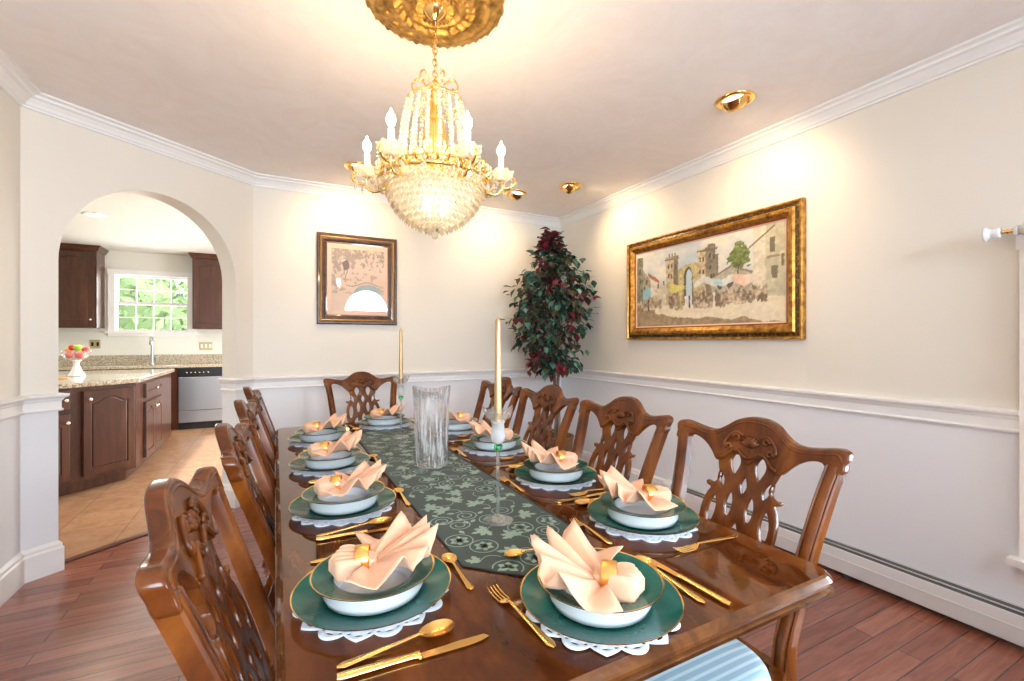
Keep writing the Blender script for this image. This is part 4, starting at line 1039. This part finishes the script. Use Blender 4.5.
# arms
for k in range(6):
    a = radians(k * 60 + 5 - 27.5); ca, sa = cos(a), sin(a)
    R_ = .25
    arm = MB(True); sp = spline([(.15, 1.87), (.185, 1.82), (.225, 1.805), (.252, 1.825), (.25, 1.858)], 4, False); arm.tube([(ca * r, sa * r, zl(z)) for r, z in sp], .0055, BRASS, 8)
    sc = spline([(.20, 1.815), (.225, 1.845), (.205, 1.865), (.19, 1.85)], 4, False); arm.tube([(ca * r, sa * r, zl(z)) for r, z in sc], .003, BRASS, 6)
    lf = spline([(.252, 1.83), (.285, 1.835), (.305, 1.855), (.298, 1.872)], 4, False); arm.tube([(ca * r, sa * r, zl(z)) for r, z in lf], [.003 + .003 * sin(pi * i / (len(lf) - 1)) for i in range(len(lf))], BRASS, 6)
    ao = arm.build('arm', ch)
    T = Matrix.Translation((ca * R_, sa * R_, 0))
    m = MB(True); m.lathe([(.010, zl(1.858)), (.030, zl(1.862)), (.043, zl(1.876)), (.047, zl(1.890)), (.044, zl(1.890)), (.028, zl(1.868)), (.010, zl(1.864))], CRYST, 36, T)
    for q, p in enumerate(m.v):
        d = atan2(p[1] - sa * R_, p[0] - ca * R_); 
        if p[2] > zl(1.87): m.v[q] = (p[0] + .004 * cos(8 * d) * cos(d), p[1] + .004 * cos(8 * d) * sin(d), p[2] + .003 * cos(8 * d))
    m.build('drip_bowl', ao)
    m = MB(True); m.lathe([(.012, zl(1.860)), (.0125, zl(1.868)), (.0105, zl(1.870)), (.0105, zl(1.945)), (.004, zl(1.948))], CANDW, 20, T, caps=True); m.build('candle_sleeve', ao)
    m = MB(True); m.lathe([(.004, zl(1.948)), (.011, zl(1.957)), (.0155, zl(1.970)), (.0135, zl(1.986)), (.006, zl(1.998)), (.0015, zl(2.010)), (.0001, zl(2.013))], BULB, 20, T); m.build('flame_bulb', ao)
    for j in range(7):
        b_ = 2 * pi * j / 7; px_, py_ = ca * R_ + .044 * cos(b_), sa * R_ + .044 * sin(b_); m = MB()
        for i in range(3): m.sphere((px_, py_, zl(1.880 - .013 * i)), .0045, CRYST, 6, 4)
        s = .009; zz_ = zl(1.828); m.add([(px_, py_, zz_ + .012), (px_, py_, zz_ - .022)] + [(px_ + s * .6 * cos(q * pi / 3), py_ + s * .6 * sin(q * pi / 3), zz_ - .006) for q in range(6)], [(0, 2 + q, 2 + (q + 1) % 6) for q in range(6)] + [(1, 2 + (q + 1) % 6, 2 + q) for q in range(6)], CRYST)
        m.build('pendant', ao)
    m = MB()   # garland from arm to ring
    for i in range(12): t = i / 11; m.sphere((ca * (.24 - .05 * t) - sa * .12 * t, sa * (.24 - .05 * t) + ca * .12 * t, zl(1.860 - .035 * sin(pi * t) - .01 * t)), .0055, CRYST, 6, 4)
    m.build('bead_garland', ao)
    point('chandelier_bulb_light', (CX + ca * R_, CY + sa * R_, 2.03), 1.7, .03, WARM)
point('chandelier_basket_light', (CX, CY, 1.78), 3.0, .03, (1.0, .78, .50))
# ------------------------------------------------------------------ eyeball ceiling spots
def eyeball(x, y, tx, ty, tz, power, lab):
    e = empty('ceiling_spotlight', (x, y, CEIL), 0, lab, 'ceiling light', 'brass eyeball ceiling spotlights')
    m = MB(True); m.lathe([(.098, -.0005), (.100, -.004), (.092, -.010), (.080, -.013), (.070, -.010), (.068, -.0005)], BRASS, 40); m.build('trim_ring', e)
    d = Vector((tx - x, ty - y, tz - CEIL)).normalized(); Q = d.to_track_quat('Z', 'Y').to_matrix().to_4x4()
    m = MB(True); m.lathe([(.066, -.030), (.066, .0), (.061, .022), (.050, .038), (.047, .036), (.040, .018)], BRASS, 36, Matrix.Translation((0, 0, -.004)) @ Q)
    m.build('eyeball', e)
    m = MB(True); m.lathe([(.040, .018), (.034, .024), (.02, .027), (.0001, .028)], BULB2, 28, Matrix.Translation((0, 0, -.004)) @ Q); m.build('lamp', e)
    p = Vector((x, y, CEIL - .004)) + d * .045; power *= .95
    spot('ceiling_spot_light', tuple(p), (tx, ty, tz), power, 118, 1.0, WARM)
eyeball(2.17, 1.60, 2.71, 1.80, 2.0, 16, 'brass eyeball ceiling spotlight nearest the window on the right')
eyeball(2.175, 3.12, 2.71, 3.0, 2.05, 18, 'brass eyeball ceiling spotlight above the far end of the gold framed painting')
eyeball(.54, 3.49, .55, 4.07, 2.05, 18, 'brass eyeball ceiling spotlight in front of the framed print, partly behind the chandelier')
eyeball(1.85, 3.49, 1.85, 4.07, 2.05, 14, 'brass eyeball ceiling spotlight near the leafy plant, at the edge of the chandelier')
# ------------------------------------------------------------------ potted ficus
PX, PY = 2.42, 3.70
e = empty('potted_ficus', (PX, PY, 0), 0, 'tall artificial ficus with green and burgundy leaves in a wicker basket in the corner', 'plant')
m = MB(True)
pr = [(.0001, 0), (.115, 0)] + [(.115 + .040 * (i / 24) + (.004 if i % 2 else 0), .01 + .31 * i / 24) for i in range(25)] + [(.165, .33), (.155, .34), (.145, .33), (.14, .29), (.0001, .288)]
m.lathe(pr, WICK, 60, wob=lambda a, z: 1 + .012 * sin(a * 30)); m.build('basket', e)
m = MB(); m.lathe([(.0001, .288), (.141, .289), (.141, .297), (.08, .305), (.0001, .308)], SOIL, 24); m.build('moss', e)
fc = Vector((-.15, -.13, 1.55)) # crown centre, relative
m = MB(True); trunks = []
for k, (a, b) in enumerate((((-.03, 0), (-.10, -.06)), ((.03, .02), (-.06, -.10)), ((0, -.03), (-.14, -.08)))):
    sp = spline([(a[0], a[1], .29), (a[0] + .02 * cos(k * 2), a[1] + .015 * sin(k * 2), .6), ((a[0] + b[0]) / 2, (a[1] + b[1]) / 2, .95), (b[0], b[1], 1.3), (b[0] - .02, b[1], 1.7), (fc.x, fc.y, 1.98)], 5, False)
    m.tube(sp, [.017 - .010 * i / (len(sp) - 1) for i in range(len(sp))], TRUNK, 8); trunks.append(sp)
m.build('trunk', e)
rng = random.Random(11); br_ = MB(True); lf = MB(False); lf.c = []
greens = [(44, 64, 50), (58, 86, 68), (84, 120, 102), (38, 56, 46), (108, 146, 132), (66, 74, 52), (96, 84, 62)]; reds = [(92, 30, 40), (120, 44, 56), (76, 26, 34), (140, 66, 74), (86, 48, 44)]
def leaf3(p, d, up, L_, c):
    d = d.normalized(); s = d.cross(up); 
    if s.length < .05: s = d.orthogonal()
    s.normalize(); n = s.cross(d).normalized(); W_ = L_ * .33
    pts = [(0, 0, 0), (.25, .75, .06), (.5, 1.0, .08), (.78, .5, .0), (1.0, 0, -.12), (.78, -.5, .0), (.5, -1.0, .08), (.25, -.75, .06), (.5, 0, -.04)]
    b = lf.add([p + d * (a * L_) + s * (b_ * W_) + n * (h * L_) for a, b_, h in pts], [(0, 1, 8), (1, 2, 8), (2, 3, 8), (3, 4, 8), (4, 5, 8), (5, 6, 8), (6, 7, 8), (7, 0, 8)], LEAFM)
    for _ in pts: lf.c.append(c)
# crown outline: z -> (half width, x shift)
def crown_r(z):
    tb = [(.90, .06), (1.0, .24), (1.12, .33), (1.30, .39), (1.55, .43), (1.72, .43), (1.86, .38), (1.96, .28), (2.04, .14), (2.13, .07), (2.2, .02)]
    for (z0, r0), (z1, r1) in zip(tb, tb[1:]):
        if z0 <= z <= z1: return r0 + (r1 - r0) * (z - z0) / (z1 - z0)
    return 0
for k in range(290):
    z = rng.uniform(.96, 2.15); a = rng.uniform(0, 2 * pi); R_ = crown_r(z) * (rng.random() ** .45) * rng.choice((.8, 1.0, 1.08))
    tip = Vector((fc.x + cos(a) * R_, fc.y + sin(a) * R_, z)); 
    root = Vector((fc.x + cos(a) * R_ * .25, fc.y + sin(a) * R_ * .25, z - .10 * R_ / .3 + .02 + rng.uniform(-.10, .12))); mid = (tip + root) / 2 + Vector((0, 0, .045))
    if PX + tip.x > XR - .07: tip.x = XR - .07 - PX
    if PY + tip.y > YB - .07: tip.y = YB - .07 - PY
    br_.tube([root, mid, tip], [.003, .002, .001], TRUNK, 4)
    isred = fbm(tip.x * 7 + 1, z * 5, 4) > .22 or rng.random() < .12
    for j in range(8):
        t = .3 + .7 * j / 7; p = root.lerp(tip, t) + Vector((0, 0, .04 * sin(pi * t)))
        aa = a + rng.uniform(-1.8, 1.8); dr = Vector((cos(aa), sin(aa), rng.uniform(-2.0, .3))); p = p + Vector((rng.uniform(-.03, .03), rng.uniform(-.03, .03), rng.uniform(-.04, .04)))
        if z > 1.98: dr.z = rng.uniform(-.4, .9)
        base = rng.choice(reds if isred and rng.random() < .8 else greens); f_ = rng.uniform(.8, 1.25)
        L_ = rng.uniform(.06, .10)
        q = p + dr.normalized() * L_
        if PX + q.x > XR - .012 or PY + q.y > YB - .012: continue
        leaf3(p, dr, Vector((0, 0, 1)), L_, lin([min(255, q_ * f_) for q_ in base]))
br_.build('twigs', e); lf.build('foliage', e, weld=False)
# ------------------------------------------------------------------ curtain rod and curtain at the right window
e = empty('curtain_rod', (XR - .085, .655, 1.690), 0, 'white curtain rod with porcelain finial and brass neck at the right edge', 'curtain rod')
m = MB(True); m.tube([(0, -1.75, 0), (0, .02, 0)], .017, PORC, 20); m.build('rod', e)
m = MB(True); RY = Matrix.Rotation(radians(-90), 4, 'X')
m.lathe([(.019, .02), (.019, .03), (.014, .034)], PORC, 24, RY); m.lathe([(.006, .033), (.010, .040), (.006, .046), (.010, .052), (.006, .058), (.009, .066), (.006, .070)], BRASS, 20, RY); m.build('finial_neck', e)
m = MB(True); m.lathe([(.010, .069), (.020, .071), (.022, .076), (.019, .092), (.021, .104), (.030, .112), (.031, .116), (.028, .119), (.0001, .119)], PORC, 28, RY); m.build('finial', e)
for yy in (-.005, -1.70):
    m = MB(True); sp = spline([(0, yy, -.018), (.004, yy, -.045), (.028, yy, -.068), (.060, yy, -.075), (.083, yy, -.080)], 4, False); m.tube(sp, .011, PORC, 10)
    m.tube([(0, yy - .012, 0), (0, yy + .012, 0)], .022, PORC, 20); m.box((.076, yy - .02, -.11), (.084, yy + .02, -.03), PORC); m.build('bracket', e)
m = MB(True); secs = []
for i in range(60): y = .618 - .008 * i; x = XR - .085 + .016 * sin(i * .9); secs.append([(x, y, .42), (x, y, 1.2), (x, y, 1.664)])
m.loft(secs, CURT, True, closed=False, caps=False); o = m.build('curtain', solid=.003); props(o, 'beige curtain edge hanging from the white rod at the right edge', 'curtain')
# ------------------------------------------------------------------ kitchen
YK = 8.37
mb = MB()
WKX, WKZ0, WKW, WKH = -1.595, 1.385, .86, .81
x0, x1, z0, z1 = WKX - WKW / 2, WKX + WKW / 2, WKZ0, WKZ0 + WKH
mb.box((-4.4, YK, 0), (x0, YK + .15, CEIL + .1), KWALL); mb.box((x1, YK, 0), (1.3, YK + .15, CEIL + .1), KWALL); mb.box((x0, YK, 0), (x1, YK + .15, z0), KWALL); mb.box((x0, YK, z1), (x1, YK + .15, CEIL + .1), KWALL)
struct(mb.build('wall_kitchen_back'))
mb = MB(); mb.box((-4.4, 3.0, 0), (-4.25, YK, CEIL + .1), KWALL); struct(mb.build('wall_kitchen_left'))
mb = MB(); mb.box((1.15, 4.22, 0), (1.3, 5.2, CEIL + .1), KWALL); mb.box((1.15, 7.4, 0), (1.3, YK, CEIL + .1), KWALL); mb.box((1.15, 5.2, 2.2), (1.3, 7.4, CEIL + .1), KWALL); struct(mb.build('wall_kitchen_right'))
mb = MB(); mb.prism([(-4.4, 3.1), (XL - .15, 3.1), (XL - .15, 3.3), (-4.4, 3.3)], 0, CEIL + .1, KWALL); struct(mb.build('wall_kitchen_front'))
window('window_1', WKW, WKH, 4, 2, (WKX, YK - .0005, WKZ0), 0, .075, muntin=.010, s_=.022)
# garden trees beyond the kitchen window
for gi, (gx, gy, gs, col_, lab) in enumerate(((-6.0, 17.0, 2.0, (.22, .40, .16), 'dense green garden tree seen at the left of the kitchen window'), (-2.9, 12.5, 1.25, (.42, .58, .26), 'bright leafy garden tree seen through the middle of the kitchen window'), (-1.2, 18.5, 1.9, (.20, .36, .18), 'dark green garden tree seen at the right of the kitchen window'))):
    e = empty('garden_tree', (gx, gy, -.6), 0, lab, 'tree', 'garden trees beyond the kitchen window')
    LM = mat('tree_leaf_%d' % gi, tuple(q * .62 for q in col_), .7); m = MB(False); rg = random.Random(gi)
    for k in range(1500):
        a = rg.uniform(0, 2 * pi); ph2 = rg.uniform(-1, 1); rr = rg.uniform(.75, 1.05) * gs; q = sqrt(1 - ph2 * ph2)
        p = Vector((rr * q * cos(a), rr * q * sin(a), 2.4 + rr * ph2 * 1.2)); s = rg.uniform(.07, .17); d = Vector((rg.uniform(-1, 1), rg.uniform(-1, 1), rg.uniform(-1, 1))).normalized(); t_ = d.orthogonal().normalized()
        m.add([p - d * s, p + t_ * s * .5, p + d * s, p - t_ * s * .5], [(0, 1, 2, 3)], LM)
    m.sphere((0, 0, 2.4), gs * .82, LM, 14, 10, (1, 1, 1.2)); m.build('foliage', e, weld=False)
    m = MB(True); m.tube([(0, 0, 0), (.05, 0, .8), (0, 0, 1.8)], [.14, .11, .08], TRUNK, 8); m.build('trunk', e)
mb = MB(); mb.box((-12, 8.6, -.7), (7, 26, -.6), mat('lawn', (.35, .42, .28), .9)); struct(mb.build('ground'))
def door_front(m, w, h, W=CABW, arch=True, y=0):
    """slab with raised panel; x centred, z from 0, front at -y"""
    m.box((-w / 2, y - .018, 0), (w / 2, y, h), W); fr_ = .055 if w > .3 else .042
    def panel(ins):
        a = w / 2 - fr_ - ins; b0 = fr_ + ins; b1 = h - fr_ - ins
        if arch and h > .3:
            top = [(a, b1 - .045), (a * .72, b1 - .043), (a * .5, b1 - .026), (a * .28, b1 - .006), (0, b1), (-a * .28, b1 - .006), (-a * .5, b1 - .026), (-a * .72, b1 - .043), (-a, b1 - .045)]
        else: top = [(a, b1), (-a, b1)]
        return [(-a, b0), (a, b0)] + top
    v, f = plate2d([[(-w / 2 + .001, .001), (w / 2 - .001, .001), (w / 2 - .001, h - .001), (-w / 2 + .001, h - .001)], panel(0)], .0045, .002, 1); m.add([(p[0], y - .0205 + p[2], p[1]) for p in v], f, W)
    if h > .2: v, f = plate2d([panel(.010)], .006, .0045, 1); m.add([(p[0], y - .0180 + p[2], p[1]) for p in v], f, W)
def knob(parent, x, z, y=-.025):
    m = MB(True); m.lathe([(.006, 0), (.005, .010), (.010, .014), (.0145, .020), (.013, .027), (.0001, .029)], PORC if False else KNOB, 16, Matrix.Translation((x, y, z)) @ Matrix.Rotation(radians(90), 4, 'X')); m.build('knob', parent)
KNOB = mat('satin_nickel_knob', (.85, .78, .66), .25, .8)
def door_part(parent, name, w, h, cx_, z, rot=0, y=0, kx=None, kz=None, arch=True, off=(0, 0)):
    m = MB(); door_front(m, w, h, arch=arch); o = m.build(name, parent); o.location = (off[0], off[1], z); o.rotation_euler = (0, 0, rot)
    if kx is not None: knob(o, kx, kz)
    return o
# upper cabinets
def upper(x0, x1, lab, doors):
    w = x1 - x0; e = empty('wall_cabinet', ((x0 + x1) / 2, YK - .001, 1.42), 0, lab, 'cabinet', 'upper kitchen cabinets beside the window')
    m = MB(); m.box((-w / 2, -.33, 0), (w / 2, 0, 1.03), CABW); m.build('body', e)
    m = MB(); pr = [(-.0, 1.03), (.012, 1.035), (.03, 1.07), (.045, 1.095), (.045, 1.105), (0, 1.105)]
    sweep(m, pr, [(-w / 2, 0), (-w / 2, -.33), (w / 2, -.33), (w / 2, 0)][::-1] if False else [(w / 2, 0), (w / 2, -.33), (-w / 2, -.33), (-w / 2, 0)][::-1], CABW)
    m.build('crown_moulding', e)
    n = doors; dw = (w - .03) / n
    for k in range(n):
        cx_ = -w / 2 + .015 + dw * (k + .5)
        kx = dw / 2 - .04
        o = door_part(e, 'door', dw - .008, .99, 0, .02, off=(cx_, -.332), kx=(-kx if (k == 0 and x0 < -2) else kx), kz=.09)
    return e
upper(-3.10, -2.136, 'dark wooden wall cabinet left of the kitchen window', 2)
upper(-1.07, -.17, 'dark wooden wall cabinet right of the kitchen window', 2)
# base run with dishwasher
YF = 7.78
e = empty('base_cabinet', (-2.2, YK - .001, 0), 0, 'dark wooden base cabinets under the kitchen window beside the dishwasher', 'cabinet')
m = MB(); m.box((-2.0, -(YK - YF), .10), (.998, 0, .869), CABW); m.box((-2.0, -(YK - YF) + .06, 0), (.998, 0, .10), CABW); m.build('body', e)
for k in range(5):
    cx_ = -1.7 + .58 * k; w_ = .54
    o = door_part(e, 'door', w_, .56, 0, .12, off=(cx_, -(YK - YF) - .001), kx=w_ / 2 - .04, kz=.50)
    o = door_part(e, 'drawer', w_, .15, 0, .70, off=(cx_, -(YK - YF) - .001), kx=0, kz=.075, arch=False)
e = empty('base_cabinet', (.2, YK - .001, 0), 0, 'dark wooden base cabinet right of the dishwasher behind the arch jamb', 'cabinet')
m = MB(); m.box((-.795, -(YK - YF), .10), (.94, 0, .869), CABW); m.box((-.795, -(YK - YF) + .06, 0), (.94, 0, .10), CABW); m.build('body', e)
for k in range(3): door_part(e, 'door', .54, .73, 0, .12, off=(-.50 + .57 * k, -(YK - YF) - .001), kx=.2, kz=.66)
e = empty('dishwasher', (-.898, YF, 0), 0, 'stainless steel dishwasher with black control panel in the kitchen', 'dishwasher')
m = MB(); m.box((-.298, .002, .09), (.298, .55, .866), BLACKP); m.build('tub', e)
m = MB(); m.box((-.296, -.022, .27), (.296, .001, .735), STEEL); m.build('door', e, bevel=.004)
m = MB(); m.box((-.296, -.018, .10), (.296, .001, .262), STEEL); m.build('kick_panel', e, bevel=.003)
m = MB(); m.box((-.296, -.026, .742), (.296, .001, .864), BLACKP)
m.build('control_panel', e, bevel=.004)
for k in range(6):
    m = MB(True); m.lathe([(.008, 0), (.008, .004), (.0001, .004)], KNOB, 12, Matrix.Translation((-.20 + .05 * k, -.026, .80)) @ Matrix.Rotation(radians(90), 4, 'X')); m.build('button', e)
m = MB(); m.box((-.296, .03, .0), (.296, .06, .09), BLACKP); m.build('toe_kick', e)
m = MB(); m.box((-4.22, YF - .03, .87), (1.14, YK - .001, .91), GRAN); o = m.build('kitchen_worktop', bevel=.006); props(o, 'speckled beige granite worktop along the kitchen window wall', 'worktop')
m = MB(); m.box((-4.22, YK - .022, .9101), (1.14, YK - .001, 1.04), GRAN); struct(m.build('trim_5'))
# faucet
e = empty('kitchen_faucet', (-1.57, YF + .42, .9105), 0, 'brushed steel gooseneck kitchen faucet in front of the window', 'faucet')
m = MB(True); m.lathe([(.032, 0), (.032, .01), (.024, .02), (.022, .10), (.018, .14)], STEEL, 24); m.build('base', e)
m = MB(True); sp = spline([(0, 0, .13), (0, .01, .26), (0, .0, .36), (0, -.05, .405), (.01, -.11, .385), (.012, -.135, .33), (.012, -.14, .28)], 5, False); m.tube(sp, [.017 - .004 * i / len(sp) for i in range(len(sp) - 5)] + [.018] * 5, STEEL, 14); m.build('spout', e)
m = MB(True); m.tube([(.02, 0, .07), (.05, 0, .09), (.085, 0, .13)], [.012, .009, .008], STEEL, 10); m.build('lever', e)
# switch plates
for (x, z, w, lab) in ((-2.24, 1.20, .115, 'brass outlet plate on the wall beside the fruit stand'), (-.94, 1.165, .165, 'brass triple switch plate on the wall above the dishwasher')):
    e = empty('switch_plate', (x, YK - .001, z), 0, lab, 'switch'); m = MB(); m.box((-w / 2, -.006, -.06), (w / 2, 0, .06), OUTL); m.build('plate', e, bevel=.002)
    n_ = 2 if w < .15 else 3
    for k in range(n_): m = MB(); cx_ = -w / 2 + w * (k + .5) / n_; m.box((cx_ - .013, -.010, -.028), (cx_ + .013, -.006, .028), BLACKP if w < .15 else CANDW); m.build('rocker', e)
# island
IC = (-1.115, 5.22)
e = empty('kitchen_island', (IC[0], IC[1], 0), 0, 'dark wooden kitchen island with arched panel doors and angled corner', 'kitchen island')
d45 = .70710678
poly = [(0, 0), (0, 1.56), (-1.7, 1.56), (-1.7, -.62), (-.62, -.62)]
def inset(P, d):
    n = len(P); out = []
    for i in range(n):
        a, b, c = Vector(P[i - 1]), Vector(P[i]), Vector(P[(i + 1) % n]); d1 = (b - a).normalized(); d2 = (c - b).normalized(); n1 = Vector((-d1.y, d1.x)); n2 = Vector((-d2.y, d2.x)); mm_ = n1 + n2; mm_ = mm_ / mm_.dot(n1); q = b + mm_ * d; out.append((q.x, q.y))
    return out
m = MB(); m.prism(poly, .10, .869, CABW); m.prism(inset(poly, .08), 0, .10, CABW); m.build('body', e)
m = MB(); m.prism(inset(poly, -.03), .87, .908, GRAN); o = m.build('island_worktop', bevel=.006); o.location = (IC[0], IC[1], 0); props(o, 'polished speckled granite island top with angled corner, carrying the fruit stand', 'worktop')
def island_face(t, side):   # point on faces
    return (-t * d45, -t * d45) if side == 'a' else (0, t)
def iface(name, w, h, z, t, side, kx, kz, arch=True):
    x, y = island_face(t, side); n = (d45, -d45) if side == 'a' else (1, 0)
    return door_part(e, name, w, h, 0, z, rot=radians(45 if side == 'a' else 90), off=(x + n[0] * .001, y + n[1] * .001), kx=kx, kz=kz, arch=arch)
# along 'a' : t from the corner toward lower left; door local x is reversed to t
iface('door', .385, .70, .135, .218, 'a', -.155, .63)
iface('drawer', .35, .15, .70, .675, 'a', .14, .075, False)
iface('door', .35, .53, .135, .675, 'a', .15, .46)
iface('drawer', .70, .14, .70, .60, 'b', 0, .07, False)
iface('door', .345, .53, .13, .422, 'b', .14, .46)
iface('door', .345, .53, .13, .778, 'b', -.14, .46)
# fruit stand
FX_, FY_ = -1.69, 5.80
e = empty('fruit_stand', (FX_, FY_, .9085), 0, 'white footed glass fruit stand on the kitchen island', 'fruit stand')
m = MB(True); m.lathe([(.0001, 0), (.070, 0), (.072, .006), (.045, .05), (.026, .10), (.024, .13), (.040, .150), (.042, .155)], PORC, 8, smooth=False); m.build('foot', e)
m = MB(True); m.lathe([(.0001, .155), (.045, .157), (.080, .175), (.104, .21), (.113, .245), (.109, .245), (.098, .212), (.075, .182), (.04, .166), (.0001, .165)], CLEARG, 40); m.build('bowl', e)
def apple(x, y, z, r, M, lab, cat='apple'):
    e = empty('apple' if cat == 'apple' else 'orange', (FX_ + x * .78, FY_ + y * .78, .9085 + z), 0, lab, cat, 'fruit in the footed stand')
    r *= .86; m = MB(True); m.lathe([(.0001, -.80 * r), (.30 * r, -.92 * r), (.72 * r, -.66 * r), (.97 * r, -.05 * r), (.93 * r, .38 * r), (.62 * r, .80 * r), (.28 * r, .88 * r), (.0001, .66 * r)], M, 20); m.build('flesh', e)
    m = MB(True); m.tube([(0, 0, .64 * r), (.05 * r, 0, 1.10 * r)], .0025, STEMM, 5); m.build('stem', e)
apple(-.045, -.055, .205, .040, REDA, 'red apple low on the left of the fruit stand'); apple(.042, -.055, .205, .041, REDA, 'red apple low on the right of the fruit stand')
apple(0, .055, .205, .040, ORA, 'orange low at the back of the fruit stand', 'orange'); apple(-.075, .02, .245, .037, ORA, 'orange fruit at the upper left of the stand', 'orange')
apple(.020, -.03, .272, .040, GREA, 'yellow-green apple topmost on the fruit stand'); apple(.082, .02, .250, .037, REDA, 'red apple at the upper right edge of the fruit stand')
apple(-.035, .0, .275, .036, REDA, 'red apple beside the green one on top of the fruit stand')
m = MB(True); m.lathe([(.0001, 0), (.055, 0), (.06, .006), (.055, .010), (.0001, .010)], PEACHP, 24); o = m.build('coaster'); o.location = (-1.70, 5.45, .9085); props(o, 'small round amber dish on the island beside the fruit stand', 'dish')
# kitchen downlight
e = empty('kitchen_downlight', (-1.62, 6.06, CEIL), 0, 'round white recessed ceiling light in the kitchen seen through the arch', 'ceiling light')
m = MB(True); m.lathe([(.10, -.0005), (.102, -.006), (.085, -.010), (.078, -.0005)], TRIM, 36); m.build('trim_ring', e)
m = MB(True); m.lathe([(.078, -.002), (.05, -.005), (.0001, -.006)], BULBK, 30); m.build('lens', e)
for (x, y) in ((-1.62, 6.06), (-.3, 6.6), (-2.9, 6.4), (-1.6, 4.6)):  # only the first has a fixture; the others are added fill lamps
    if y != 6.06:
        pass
    spot('kitchen_downlight_and_fill', (x, y, CEIL - .03), (x, y, 0), 32, 140, .8, (1.0, .90, .76))
